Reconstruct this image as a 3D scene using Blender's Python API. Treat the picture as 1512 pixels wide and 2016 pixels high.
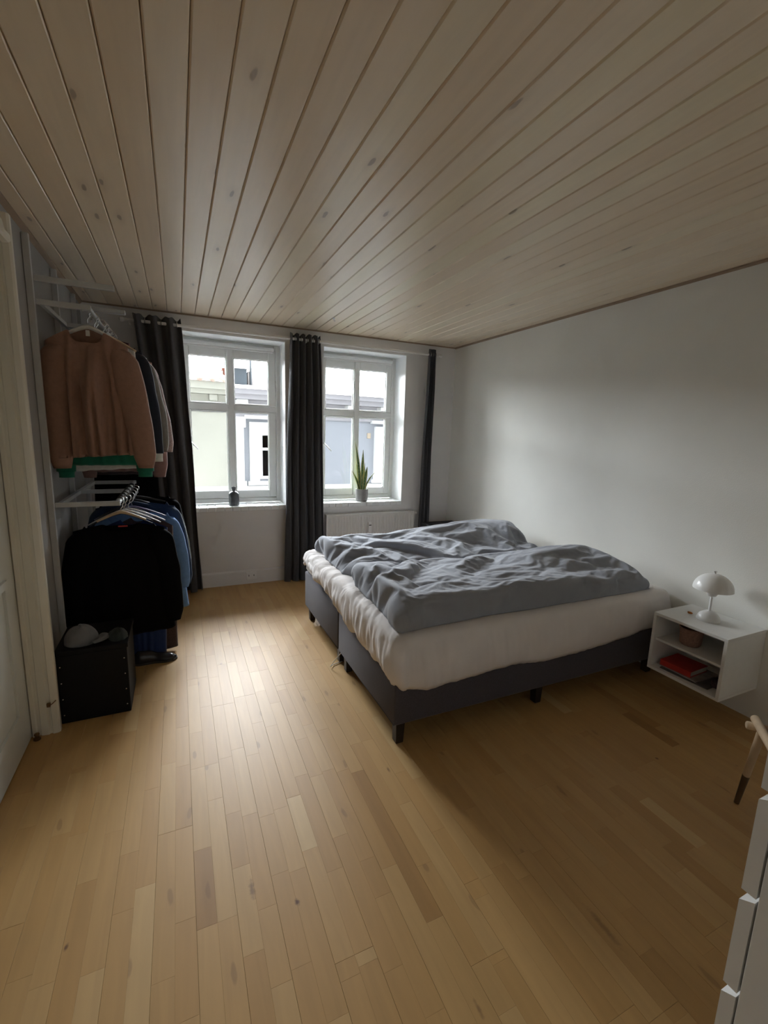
import bpy, bmesh, math, random
import numpy as np
from mathutils import Vector, Matrix, noise

# ------------------------------------------------------------------ reset
for o in list(bpy.data.objects):
    bpy.data.objects.remove(o, do_unlink=True)
scene = bpy.context.scene
col = scene.collection
random.seed(7)
PI = math.pi

# ------------------------------------------------------------------ camera
H, D, XR, XL = 2.544, 4.58, 2.938, -0.68        # ceiling height, window wall, right wall, left wall
YB = -0.62                                       # wall behind the camera
W_PX, H_PX, F_PX = 1512, 2016, 884.9
yaw, pitch, roll = math.radians(24.654), math.radians(-9.846), math.radians(1.789)
fw = Vector((math.sin(yaw) * math.cos(pitch), math.cos(yaw) * math.cos(pitch), math.sin(pitch)))
rt = Vector((math.cos(yaw), -math.sin(yaw), 0))
up = rt.cross(fw)
r2 = rt * math.cos(roll) + up * math.sin(roll)
u2 = -rt * math.sin(roll) + up * math.cos(roll)
cam_d = bpy.data.cameras.new('camera')
cam = bpy.data.objects.new('camera', cam_d)
col.objects.link(cam)
cam_d.sensor_fit = 'VERTICAL'
cam_d.sensor_height = 36.0
cam_d.lens = 36.0 * F_PX / H_PX
cam_d.clip_start = 0.02
m = Matrix((r2, u2, -fw)).transposed().to_4x4()
m.translation = (0, 0, 1.55)
cam.matrix_world = m
scene.camera = cam

# ------------------------------------------------------------------ sky and light
world = bpy.data.worlds.new('overcast_sky')
scene.world = world
world.use_nodes = True
bg = world.node_tree.nodes['Background']
bg.inputs['Color'].default_value = (0.90, 0.955, 1.0, 1)
bg.inputs['Strength'].default_value = 10.0
scene.view_settings.view_transform = 'Standard'
scene.view_settings.look = 'None'
scene.view_settings.gamma = 1
scene.view_settings.use_curve_mapping = False
scene.view_settings.exposure = 2.35
scene.cycles.max_bounces = 16
scene.cycles.diffuse_bounces = 12
for px_ in (0.50, 1.845):                        # sampling portals that cover the two window openings
    ld = bpy.data.lights.new('window_portal', 'AREA')
    ld.shape = 'RECTANGLE'; ld.size = 1.02; ld.size_y = 1.66
    ld.cycles.is_portal = True
    lo = bpy.data.objects.new('window_portal', ld)
    lo.location = (px_, 4.97, 1.60)
    lo.rotation_euler = (-PI / 2, 0, 0)
    col.objects.link(lo)

# ------------------------------------------------------------------ materials
def new_mat(name):
    mt = bpy.data.materials.new(name)
    mt.use_nodes = True
    nt = mt.node_tree
    b = nt.nodes['Principled BSDF']
    return mt, nt, b

def N(nt, typ, **kw):
    n = nt.nodes.new(typ)
    for k, v in kw.items():
        if k in n.inputs: n.inputs[k].default_value = v
        else: setattr(n, k, v)
    return n

def simple(name, color, rough=0.6, metal=0.0, var=0.06, scale=30.0, bump=0.0, bscale=200.0, sheen=0.0, spec=0.5, stretch=None):
    mt, nt, b = new_mat(name)
    L = nt.links
    geo = N(nt, 'ShaderNodeNewGeometry')
    vec = geo.outputs['Position']
    if stretch:
        mp = N(nt, 'ShaderNodeMapping'); mp.inputs['Scale'].default_value = stretch
        L.new(vec, mp.inputs['Vector']); vec = mp.outputs['Vector']
    nz = N(nt, 'ShaderNodeTexNoise', Scale=scale, Detail=5.0)
    L.new(vec, nz.inputs['Vector'])
    mr = N(nt, 'ShaderNodeMapRange'); mr.inputs['To Min'].default_value = 1 - var; mr.inputs['To Max'].default_value = 1 + var
    mr.inputs['From Min'].default_value = .25; mr.inputs['From Max'].default_value = .75
    L.new(nz.outputs['Fac'], mr.inputs['Value'])
    mul = N(nt, 'ShaderNodeVectorMath', operation='MULTIPLY')
    mul.inputs[0].default_value = color[:3]
    L.new(mr.outputs['Result'], mul.inputs[1])
    L.new(mul.outputs[0], b.inputs['Base Color'])
    b.inputs['Roughness'].default_value = rough
    b.inputs['Metallic'].default_value = metal
    b.inputs['Specular IOR Level'].default_value = spec
    if sheen:
        b.inputs['Sheen Weight'].default_value = sheen
    if bump:
        n2 = N(nt, 'ShaderNodeTexNoise', Scale=bscale, Detail=3.0)
        L.new(vec, n2.inputs['Vector'])
        bp = N(nt, 'ShaderNodeBump', Strength=bump, Distance=0.004)
        L.new(n2.outputs['Fac'], bp.inputs['Height'])
        L.new(bp.outputs['Normal'], b.inputs['Normal'])
    return mt

def wood(name, stops, along='Y', rough=0.35, attr='rnd', grain=0.12, knots=0.0, knot_col=(0.12, 0.06, 0.03), bump=0.05, spec=0.5, tint=None, coat=0.0, spots=()):
    """boards whose tone comes from the per-piece attribute; grain runs along one axis"""
    mt, nt, b = new_mat(name)
    L = nt.links
    at = N(nt, 'ShaderNodeAttribute', attribute_name=attr)
    ramp = N(nt, 'ShaderNodeValToRGB')
    el = ramp.color_ramp.elements
    while len(el) < len(stops): el.new(0.5)
    for e, (p, c) in zip(el, stops):
        e.position = p; e.color = (*c, 1)
    L.new(at.outputs['Fac'], ramp.inputs['Fac'])
    geo = N(nt, 'ShaderNodeNewGeometry')
    mp = N(nt, 'ShaderNodeMapping')
    mp.inputs['Scale'].default_value = (14, 1.1, 14) if along == 'Y' else (1.1, 14, 14)
    off = N(nt, 'ShaderNodeVectorMath', operation='MULTIPLY_ADD')
    cmb = N(nt, 'ShaderNodeCombineXYZ')
    for i in range(3): L.new(at.outputs['Fac'], cmb.inputs[i])
    off.inputs[1].default_value = (7.0, 31.0, 3.0)
    L.new(cmb.outputs[0], off.inputs[0]); L.new(geo.outputs['Position'], off.inputs[2])
    L.new(off.outputs[0], mp.inputs['Vector'])
    nz = N(nt, 'ShaderNodeTexNoise', Scale=2.2, Detail=7.0, Distortion=0.6)
    L.new(mp.outputs[0], nz.inputs['Vector'])
    mr = N(nt, 'ShaderNodeMapRange')
    mr.inputs['From Min'].default_value = .3; mr.inputs['From Max'].default_value = .7
    mr.inputs['To Min'].default_value = 1 - grain; mr.inputs['To Max'].default_value = 1 + grain
    L.new(nz.outputs['Fac'], mr.inputs['Value'])
    mul = N(nt, 'ShaderNodeVectorMath', operation='MULTIPLY')
    L.new(ramp.outputs['Color'], mul.inputs[0]); L.new(mr.outputs[0], mul.inputs[1])
    c_out = mul.outputs[0]
    if knots:
        mp2 = N(nt, 'ShaderNodeMapping')
        mp2.inputs['Scale'].default_value = (4.2, 1.25, 1.0) if along == 'Y' else (1.25, 4.2, 1)
        L.new(off.outputs[0], mp2.inputs['Vector'])
        wob = N(nt, 'ShaderNodeTexNoise', Scale=9.0)
        L.new(geo.outputs['Position'], wob.inputs['Vector'])
        add = N(nt, 'ShaderNodeVectorMath', operation='MULTIPLY_ADD')
        add.inputs[1].default_value = (.10, .10, .0)
        L.new(wob.outputs['Color'], add.inputs[0]); L.new(mp2.outputs[0], add.inputs[2])
        vo = N(nt, 'ShaderNodeTexVoronoi', voronoi_dimensions='2D')
        vo.inputs['Scale'].default_value = 1.5
        L.new(add.outputs[0], vo.inputs['Vector'])
        k1 = N(nt, 'ShaderNodeMapRange', interpolation_type='SMOOTHSTEP')
        k1.inputs['From Min'].default_value = 0.035; k1.inputs['From Max'].default_value = 0.075
        k1.inputs['To Min'].default_value = knots; k1.inputs['To Max'].default_value = 0.0
        L.new(vo.outputs['Distance'], k1.inputs['Value'])
        k2 = N(nt, 'ShaderNodeMapRange', interpolation_type='SMOOTHSTEP')
        k2.inputs['From Min'].default_value = 0.06; k2.inputs['From Max'].default_value = 0.22
        k2.inputs['To Min'].default_value = 0.18 * knots; k2.inputs['To Max'].default_value = 0.0
        L.new(vo.outputs['Distance'], k2.inputs['Value'])
        # only some of the cells carry a knot
        gt = N(nt, 'ShaderNodeMath', operation='GREATER_THAN'); gt.inputs[1].default_value = 0.62
        sep = N(nt, 'ShaderNodeSeparateColor'); L.new(vo.outputs['Color'], sep.inputs[0])
        L.new(sep.outputs[0], gt.inputs[0])
        mx = N(nt, 'ShaderNodeMath', operation='MAXIMUM'); L.new(k1.outputs[0], mx.inputs[0]); L.new(k2.outputs[0], mx.inputs[1])
        mm = N(nt, 'ShaderNodeMath', operation='MULTIPLY'); L.new(mx.outputs[0], mm.inputs[0]); L.new(gt.outputs[0], mm.inputs[1])
        mix = N(nt, 'ShaderNodeMix', data_type='RGBA')
        L.new(mm.outputs[0], mix.inputs['Factor'])
        L.new(c_out, mix.inputs['A']); mix.inputs['B'].default_value = (*knot_col, 1)
        c_out = mix.outputs['Result']
    for (sx_, sy_, rx_, ry_, st_) in spots:      # single dark knots in the timber
        sub = N(nt, 'ShaderNodeVectorMath', operation='SUBTRACT'); sub.inputs[1].default_value = (sx_, sy_, 0)
        wob2 = N(nt, 'ShaderNodeTexNoise', Scale=70.0); L.new(geo.outputs['Position'], wob2.inputs['Vector'])
        L.new(geo.outputs['Position'], sub.inputs[0])
        dv = N(nt, 'ShaderNodeVectorMath', operation='MULTIPLY'); dv.inputs[1].default_value = (1 / rx_, 1 / ry_, 0); L.new(sub.outputs[0], dv.inputs[0])
        ln = N(nt, 'ShaderNodeVectorMath', operation='LENGTH'); L.new(dv.outputs[0], ln.inputs[0])
        ad = N(nt, 'ShaderNodeMath', operation='MULTIPLY_ADD'); ad.inputs[1].default_value = 1.1; L.new(wob2.outputs['Fac'], ad.inputs[0]); L.new(ln.outputs['Value'], ad.inputs[2])
        kk = N(nt, 'ShaderNodeMapRange', interpolation_type='SMOOTHSTEP'); kk.inputs['From Min'].default_value = .7; kk.inputs['From Max'].default_value = 1.6; kk.inputs['To Min'].default_value = st_; kk.inputs['To Max'].default_value = 0
        L.new(ad.outputs[0], kk.inputs['Value'])
        mx_ = N(nt, 'ShaderNodeMix', data_type='RGBA'); L.new(kk.outputs[0], mx_.inputs['Factor']); L.new(c_out, mx_.inputs['A']); mx_.inputs['B'].default_value = (*knot_col, 1)
        c_out = mx_.outputs['Result']
    L.new(c_out, b.inputs['Base Color'])
    b.inputs['Roughness'].default_value = rough
    b.inputs['Specular IOR Level'].default_value = spec
    if coat:
        b.inputs['Coat Weight'].default_value = coat; b.inputs['Coat Roughness'].default_value = .22
    if bump:
        bp = N(nt, 'ShaderNodeBump', Strength=bump, Distance=0.002)
        L.new(nz.outputs['Fac'], bp.inputs['Height'])
        L.new(bp.outputs['Normal'], b.inputs['Normal'])
    return mt

def glass(name, tint=(1, 1, 1), rough=0.0):
    mt = bpy.data.materials.new(name); mt.use_nodes = True
    nt = mt.node_tree; nt.nodes.clear(); L = nt.links
    out = N(nt, 'ShaderNodeOutputMaterial')
    tr = N(nt, 'ShaderNodeBsdfTransparent'); tr.inputs['Color'].default_value = (*tint, 1)
    gl = N(nt, 'ShaderNodeBsdfGlossy'); gl.inputs['Roughness'].default_value = rough
    fr = N(nt, 'ShaderNodeFresnel'); fr.inputs['IOR'].default_value = 1.35
    mx = N(nt, 'ShaderNodeMixShader')
    L.new(fr.outputs[0], mx.inputs[0]); L.new(tr.outputs[0], mx.inputs[1]); L.new(gl.outputs[0], mx.inputs[2])
    L.new(mx.outputs[0], out.inputs['Surface'])
    return mt

M = {}
M['wall'] = simple('white_plaster', (0.82, 0.82, 0.775), 0.75, var=0.025, scale=3.0, bump=0.16, bscale=190.0)
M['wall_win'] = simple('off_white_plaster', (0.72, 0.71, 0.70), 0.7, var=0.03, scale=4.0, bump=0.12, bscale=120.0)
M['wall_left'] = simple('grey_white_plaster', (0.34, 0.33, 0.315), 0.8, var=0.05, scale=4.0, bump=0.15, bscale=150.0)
M['reveal'] = simple('white_reveal_paint', (0.80, 0.82, 0.82), 0.45, var=0.03, scale=9.0, bump=0.10, bscale=60.0)
M['white_paint'] = simple('white_gloss_paint', (0.80, 0.81, 0.79), 0.35, var=0.02, scale=12.0)
M['door_paint'] = simple('cream_gloss_paint', (0.72, 0.69, 0.60), 0.28, var=0.015, scale=7.0)
M['door_leaf'] = simple('pale_grey_gloss_paint', (0.62, 0.64, 0.61), 0.35, var=0.015, scale=7.0)
M['ceiling'] = wood('whitewashed_pine', [(0.0, (0.74, 0.61, 0.45)), (0.35, (0.78, 0.66, 0.50)), (0.7, (0.79, 0.685, 0.535)), (1.0, (0.77, 0.68, 0.49))],
                    'Y', rough=0.34, grain=0.035, knots=0.6, knot_col=(0.16, 0.10, 0.075), bump=0.015, spec=0.5)
M['ceiling_back'] = simple('dark_groove_timber', (0.32, 0.235, 0.165), 0.8)
M['floor'] = wood('lacquered_beech', [(0.0, (0.345, 0.187, 0.066)), (0.2, (0.435, 0.253, 0.093)), (0.55, (0.48, 0.291, 0.113)), (0.85, (0.508, 0.323, 0.135)), (1.0, (0.56, 0.38, 0.178))],
                  'Y', rough=0.46, grain=0.06, knots=0.35, knot_col=(0.13, 0.06, 0.03), bump=0.03, spec=0.4, spots=((.297, 1.245, .011, .016, 1.0), (.166, 1.345, .012, .05, .6), (-.372, 1.384, .008, .014, .9), (.834, 1.676, .008, .02, .7), (2.105, 1.238, .01, .012, .8), (.687, .769, .008, .03, .5), (1.188, .78, .014, .09, .45)))
M['floor_back'] = simple('floor_joint', (0.11, 0.06, 0.025), 0.9)
M['glass'] = glass('window_glass')
M['curtain'] = simple('charcoal_cotton', (0.062, 0.063, 0.068), 0.9, var=0.12, scale=60, bump=0.1, bscale=500, sheen=0.15)
M['rod'] = simple('white_metal', (0.75, 0.74, 0.72), 0.35, var=0.02)
M['radiator'] = simple('radiator_enamel', (0.70, 0.69, 0.67), 0.4, var=0.02)
M['plastic'] = simple('white_plastic', (0.78, 0.78, 0.77), 0.4, var=0.02)
M['dark_plastic'] = simple('dark_plastic', (0.03, 0.03, 0.03), 0.5)
M['bed_fabric'] = simple('charcoal_upholstery', (0.058, 0.052, 0.064), 0.9, var=0.18, scale=160, bump=0.25, bscale=420, sheen=0.1)
M['leg_dark'] = simple('dark_stained_leg', (0.018, 0.013, 0.010), 0.45)
M['sheet'] = simple('white_cotton_sheet', (0.74, 0.70, 0.68), 0.9, var=0.04, scale=8, bump=0.10, bscale=90, sheen=0.1)
M['duvet'] = simple('grey_cotton', (0.275, 0.29, 0.325), 0.9, var=0.05, scale=15, bump=0.10, bscale=60, sheen=0.15)
M['mattress'] = simple('mattress_ticking', (0.7, 0.68, 0.66), 0.9)
M['lacquer'] = simple('white_lacquer', (0.76, 0.76, 0.74), 0.35, var=0.02)
M['lamp'] = simple('white_enamel', (0.80, 0.80, 0.79), 0.28, var=0.01)
M['chrome'] = simple('chrome', (0.62, 0.62, 0.62), 0.22, metal=1.0, var=0.02)
M['rack'] = simple('grey_white_steel', (0.52, 0.53, 0.53), 0.4, var=0.04)
M['black'] = simple('black_cloth', (0.003, 0.003, 0.004), 0.95, spec=.1, var=0.2, scale=80, bump=0.1)
M['box_black'] = simple('black_board', (0.005, 0.005, 0.0055), 0.6, var=0.15, spec=.2)
M['pale_wood'] = simple('pale_beech', (0.56, 0.42, 0.27), 0.45, var=0.10, scale=6, stretch=(8, 8, 1))

def cloth(name, c, **kw):
    M[name] = simple(name, c, 0.9, var=kw.get('var', .1), scale=kw.get('scale', 40), bump=kw.get('bump', .15), bscale=kw.get('bscale', 260), sheen=.1)
cloth('brown_knit', (0.30, 0.172, 0.122), bump=.35, bscale=330)
cloth('green_cotton', (0.006, 0.145, 0.085))
cloth('white_cotton', (0.62, 0.61, 0.56))
cloth('burgundy_cotton', (0.075, 0.022, 0.022))
cloth('navy_cotton', (0.010, 0.013, 0.026))
cloth('grey_wool', (0.21, 0.20, 0.18), bump=.3)
cloth('pink_fluffy', (0.36, 0.27, 0.25), bump=.9, bscale=160, var=.3, scale=70)
cloth('rose_cotton', (0.27, 0.15, 0.12))
cloth('sky_cotton', (0.13, 0.26, 0.52))
cloth('denim', (0.013, 0.035, 0.085))
cloth('olive_cotton', (0.10, 0.115, 0.075))
cloth('blue_jersey', (0.008, 0.03, 0.13))
cloth('glitter_brown', (0.055, 0.035, 0.035), var=.6, scale=220)
cloth('grey_felt', (0.16, 0.16, 0.165))
M['purple_plastic'] = simple('lilac_plastic', (0.20, 0.18, 0.32), 0.3)
M['shoe'] = simple('black_patent', (0.02, 0.02, 0.025), 0.18)

# ------------------------------------------------------------------ mesh tools
def wloc(o):
    v = Vector((0, 0, 0))
    while o is not None:
        v += o.location; o = o.parent
    return v

class MB:
    """collects shapes in world coordinates; build() links them as ONE mesh object"""
    def __init__(s): s.v = []; s.f = []
    def add(s, vs, fs):
        n = len(s.v); s.v += [tuple(v) for v in vs]; s.f += [tuple(i + n for i in f) for f in fs]; return s
    def box(s, x0, x1, y0, y1, z0, z1):
        return s.add([(x0, y0, z0), (x1, y0, z0), (x1, y1, z0), (x0, y1, z0), (x0, y0, z1), (x1, y0, z1), (x1, y1, z1), (x0, y1, z1)],
                     [(3, 2, 1, 0), (4, 5, 6, 7), (0, 1, 5, 4), (1, 2, 6, 5), (2, 3, 7, 6), (3, 0, 4, 7)])
    def cbox(s, x0, x1, y0, y1, z0, z1, c=0.004):
        """box with chamfered edges"""
        bm = bmesh.new()
        bmesh.ops.create_cube(bm, size=1)
        for v in bm.verts:
            v.co = Vector(((x0 + x1) / 2 + v.co.x * (x1 - x0), (y0 + y1) / 2 + v.co.y * (y1 - y0), (z0 + z1) / 2 + v.co.z * (z1 - z0)))
        bmesh.ops.bevel(bm, geom=list(bm.edges), offset=c, segments=2, affect='EDGES', profile=0.5)
        return s.bm(bm)
    def bm(s, bm):
        bm.verts.index_update()
        s.add([v.co.copy() for v in bm.verts], [[v.index for v in f.verts] for f in bm.faces]); bm.free(); return s
    def tube(s, pts, r, n=10, cap=True, flat=1.0):
        pts = [Vector(p) for p in pts]
        rs = r if isinstance(r, (list, tuple)) else [r] * len(pts)
        vs, fs = [], []
        prev = None
        for i, p in enumerate(pts):
            t = (pts[min(i + 1, len(pts) - 1)] - pts[max(i - 1, 0)]).normalized()
            if prev is None:
                a = Vector((0, 0, 1)) if abs(t.z) < .9 else Vector((1, 0, 0))
                nx = t.cross(a).normalized()
            else:
                nx = (prev - t * prev.dot(t)).normalized()
            prev = nx
            ny = t.cross(nx)
            for k in range(n):
                an = 2 * PI * k / n
                vs.append(p + nx * math.cos(an) * rs[i] + ny * math.sin(an) * rs[i] * flat)
        for i in range(len(pts) - 1):
            for k in range(n):
                k2 = (k + 1) % n
                fs.append((i * n + k, i * n + k2, (i + 1) * n + k2, (i + 1) * n + k))
        if cap:
            fs.append(tuple(reversed(range(n)))); fs.append(tuple((len(pts) - 1) * n + k for k in range(n)))
        return s.add(vs, fs)
    def lathe(s, prof, c, n=32, sx=1.0, sy=1.0):
        """prof: list of (r, z) from bottom to top around the vertical axis at c"""
        vs, fs = [], []
        for r, z in prof:
            for k in range(n):
                an = 2 * PI * k / n
                vs.append((c[0] + r * math.cos(an) * sx, c[1] + r * math.sin(an) * sy, c[2] + z))
        for i in range(len(prof) - 1):
            for k in range(n):
                k2 = (k + 1) % n
                fs.append((i * n + k, i * n + k2, (i + 1) * n + k2, (i + 1) * n + k))
        if prof[0][0] > 1e-5: fs.append(tuple(reversed(range(n))))
        if prof[-1][0] > 1e-5: fs.append(tuple((len(prof) - 1) * n + k for k in range(n)))
        return s.add(vs, fs)
    def grid(s, P, closed=False):
        """P: rows of points"""
        nr, nc = len(P), len(P[0])
        vs = [p for row in P for p in row]
        fs = []
        for i in range(nr - 1):
            for j in range(nc if closed else nc - 1):
                j2 = (j + 1) % nc
                fs.append((i * nc + j, i * nc + j2, (i + 1) * nc + j2, (i + 1) * nc + j))
        return s.add(vs, fs)
    def prism(s, poly, axis, a0, a1):
        """extrude a polygon along an axis; poly in the two other axes (cyclic order)"""
        n = len(poly); vs = []
        for a in (a0, a1):
            for p, q in poly:
                vs.append({'x': (a, p, q), 'y': (p, a, q), 'z': (p, q, a)}[axis])
        fs = [tuple(range(n)), tuple(reversed(range(n, 2 * n)))]
        for i in range(n):
            j = (i + 1) % n
            fs.append((i, i + n, j + n, j))
        return s.add(vs, fs)
    def build(s, name, mat, parent=None, smooth=False, origin=None, rnd=None, fixn=False, angle=None):
        me = bpy.data.meshes.new(name)
        ploc = wloc(parent) if parent else Vector((0, 0, 0))
        if origin is None:
            if parent is None and s.v:
                xs = [v[0] for v in s.v]; ys = [v[1] for v in s.v]; zs = [v[2] for v in s.v]
                origin = Vector(((min(xs) + max(xs)) / 2, (min(ys) + max(ys)) / 2, min(zs)))
            elif parent is not None:
                origin = ploc
        origin = Vector(origin)
        me.from_pydata([Vector(v) - origin for v in s.v], [], s.f)
        me.update()
        if fixn:
            bm = bmesh.new(); bm.from_mesh(me); bmesh.ops.remove_doubles(bm, verts=bm.verts, dist=1e-5)
            bmesh.ops.recalc_face_normals(bm, faces=bm.faces); bm.to_mesh(me); bm.free()
        if smooth:
            me.polygons.foreach_set('use_smooth', [True] * len(me.polygons))
            if angle:
                me.set_sharp_from_angle(angle=math.radians(angle))
        if rnd is not None:
            a = me.attributes.new('rnd', 'FLOAT', 'POINT')
            vals = rnd if isinstance(rnd, list) else [rnd] * len(me.vertices)
            a.data.foreach_set('value', vals)
        me.materials.append(M[mat] if isinstance(mat, str) else mat)
        o = bpy.data.objects.new(name, me)
        col.objects.link(o)
        if parent is not None: o.parent = parent
        o.location = origin - ploc
        return o

def tag(o, label=None, cat=None, group=None, kind=None):
    if label: o['label'] = label
    if cat: o['category'] = cat
    if group: o['group'] = group
    if kind: o['kind'] = kind
    return o
def thing(name, label, cat, loc, group=None):
    o = bpy.data.objects.new(name, None); o.empty_display_size = .1
    o.location = loc; col.objects.link(o)
    return tag(o, label, cat, group)
def struct(o): o['kind'] = 'structure'; return o
def lerp(a, b, t): return a + (b - a) * t
def interp(tab, x):
    if x <= tab[0][0]: return tab[0][1]
    for (a, va), (b, vb) in zip(tab, tab[1:]):
        if x <= b:
            t = (x - a) / (b - a); t = t * t * (3 - 2 * t)
            return va + (vb - va) * t
    return tab[-1][1]
def fbm(x, y, z=0.0, o=3): return noise.fractal(Vector((x, y, z)), 1.0, 2.0, o, noise_basis='PERLIN_ORIGINAL')
def nz(x, y, z=0.0): return noise.noise(Vector((x, y, z)))

# ================================================================== THE ROOM
# floor: a slab, and every stave of the two-strip boards laid on it
XF0, XF1 = -0.80, XR
slab = struct(MB().box(XF0, XF1, YB, D, -0.20, -0.013).build('floor', 'floor_back'))
SW = 0.0615
boards_x0 = -0.012 - 7 * 0.123
rng = random.Random(21)
fixed = {  # (board, strip): staves read off the photograph (y0, y1, tone)
    (7, 0): [(1.283, 1.573, 0.06), (0.86, 1.281, .62), (1.574, 2.02, .72)],
    (7, 1): [(1.283, 1.80, 0.82), (0.80, 1.281, .55)],
    (6, 1): [(1.33, 1.697, .5), (1.701, 2.06, .22)], (6, 0): [(1.18, 1.697, .55), (1.701, 2.1, .78)],
    (10, 0): [(1.42, 1.687, .98), (1.691, 2.2, .55)],
    (12, 1): [(1.02, 1.72, 0.08)], (13, 0): [(1.2, 1.9, .4)],
    (11, 1): [(1.30, 1.78, .30)],
    (5, 1): [(0.95, 1.50, .93)], (4, 1): [(0.9, 1.28, .90)],
}
staves = []
nb = int((XF1 - boards_x0) / (2 * SW)) + 1
for bi in range(-1, nb):
    bx = boards_x0 + bi * 2 * SW
    ends = []
    y = YB - rng.uniform(0, 1.6)
    while y < D:
        ends.append(y); y += rng.uniform(1.7, 2.3)
    for si in range(2):
        xa = bx + si * SW + (0.0003 if si == 0 else 0.00005); xb = bx + (si + 1) * SW - (0.0003 if si == 1 else 0.00005)
        xa, xb = max(xa, XF0), min(xb, XF1)
        if xb - xa < 0.006: continue
        fx = sorted(fixed.get((bi, si), []))
        y = YB
        while y < D - 1e-4:
            y1 = None; tone = None
            for (a, b, t) in fx:
                if abs(a - y) < .004: y1, tone = b, t
            if y1 is None:
                y1 = y + rng.uniform(0.22, 0.62); tone = min(1, max(0, rng.gauss(.55, .17)))
                for e in ends:
                    if y + .02 < e < y1: y1 = e
                for (a, b, t) in fx:
                    if y + .003 < a < y1 + .1: y1 = a - .0015
            y1 = min(y1, D)
            if D - y1 < .05: y1 = D
            gap = .0006 if any(abs(y1 - e) < 1e-6 for e in ends) else .0001
            staves.append((xa, xb, y, y1 - gap, tone)); y = y1
def stave_mb(mb, x0, x1, y0, y1, c=0.0003):
    z0, z1 = -0.013, 0.0
    return mb.add([(x0, y0, z0), (x1, y0, z0), (x1, y1, z0), (x0, y1, z0), (x0, y0, z1 - c), (x1, y0, z1 - c), (x1, y1, z1 - c), (x0, y1, z1 - c),
                   (x0 + c, y0 + c, z1), (x1 - c, y0 + c, z1), (x1 - c, y1 - c, z1), (x0 + c, y1 - c, z1)],
                  [(0, 1, 5, 4), (1, 2, 6, 5), (2, 3, 7, 6), (3, 0, 4, 7), (4, 5, 9, 8), (5, 6, 10, 9), (6, 7, 11, 10), (7, 4, 8, 11), (8, 9, 10, 11)])
def shown(s):
    x, y = (s[0] + s[1]) / 2, (s[2] + s[3]) / 2
    d = Vector((x, y, -1.55)); zc = d.dot(fw)
    if zc < .3: return 0
    u, v = d.dot(r2) / zc * F_PX, -d.dot(u2) / zc * F_PX
    if abs(u) > 800 or abs(v) > 1050: return 0
    if .95 < x and 1.8 < y < 3.5: return 0
    if x > .85 and y < .33: return 0
    if x < -.3 and y > 2.7: return 0
    return (s[1] - s[0]) * (s[3] - s[2]) * 1.55 / zc ** 3
staves.sort(key=shown, reverse=True)
for s in staves[:300]:
    stave_mb(MB(), *s[:4]).build('plank', 'floor', slab, rnd=s[4], origin=((s[0] + s[1]) / 2, (s[2] + s[3]) / 2, -0.013))
mb = MB(); rr = []
for s in staves[300:]:
    stave_mb(mb, *s[:4]); rr += [s[4]] * 12
tag(mb.build('planks', 'floor', slab, rnd=rr), kind='stuff')

# ceiling: each tongue-and-groove board
ceil = struct(MB().box(XL - .12, XR + .02, YB, D + .02, H + 0.016, H + 0.16).build('ceiling', 'ceiling_back'))
CW, CX0 = 0.11091, -0.3716
for k in range(-4, 31):
    xa, xb = CX0 + k * CW, CX0 + (k + 1) * CW
    xa, xb = max(xa + .0012, XL - .10), min(xb - .0012, XR)
    if xb - xa < .01: continue
    c = .0035
    mbd = MB().prism([(xa, H + .016), (xa, H + .007), (xa + .0025, H + c), (xa + .0055, H), (xb - c, H), (xb, H + c), (xb, H + .016)], 'y', YB, D)
    mbd.build('board', 'ceiling', ceil, rnd=random.random(), origin=((xa + xb) / 2, (YB + D) / 2, H))

# walls
struct(MB().box(XR, XR + .2, YB - .2, D + .37, -.2, H + .2).build('wall_right', 'wall'))
struct(MB().box(-1.1, XR + .2, YB - .2, YB, -.2, H + .2).build('wall_back', 'wall'))
W1 = (0.010, 0.990); W2 = (1.375, 2.315); ZS, ZT = 0.80, 2.402
WY1 = D + .37
wf = MB()
wf.box(-1.1, W1[0], D, WY1, -.2, H + .2); wf.box(W1[1], W2[0], D, WY1, -.2, H + .2); wf.box(W2[1], XR, D, WY1, -.2, H + .2)
for w in (W1, W2):
    wf.box(w[0], w[1], D, WY1, -.2, ZS - .045); wf.box(w[0], w[1], D, WY1, ZT, H + .2)
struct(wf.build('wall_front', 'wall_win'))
# left wall with the deep door recess
DY0, DY1, DZ = 1.56, 2.55, 2.30
wl = MB()
wl.box(XL - .3, XL, DY1 + .10, D, -.2, H + .2); wl.box(XL - .3, XL, YB, DY0 - .10, -.2, H + .2); wl.box(XL - .3, XL, DY0 - .10, DY1 + .10, DZ + .1, H + .2)
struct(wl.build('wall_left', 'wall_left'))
# door 1: leaf with panels, moulded casing
door = struct(MB().box(-.775, -.728, DY0, DY1, 0.006, DZ).build('door_1', 'door_leaf'))
for (y0, y1, z0, z1) in ((DY0 + .13, DY1 - .13, .18, .86), (DY0 + .13, DY1 - .13, 1.02, 2.14)):
    mp = MB()
    fr_ = .035
    mp.box(-.730, -.716, y0, y1, z0, z0 + fr_); mp.box(-.730, -.716, y0, y1, z1 - fr_, z1)
    mp.box(-.730, -.716, y0, y0 + fr_, z0 + fr_, z1 - fr_); mp.box(-.730, -.716, y1 - fr_, y1, z0 + fr_, z1 - fr_)
    mp.build('panel_moulding', 'door_leaf', door)
MB().tube([(-.728, DY0 + .07, 1.02), (-.68, DY0 + .07, 1.02), (-.672, DY0 + .08, 1.02), (-.672, DY0 + .18, 1.02)], .009).build('door_handle', 'chrome', door, smooth=True)
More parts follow.
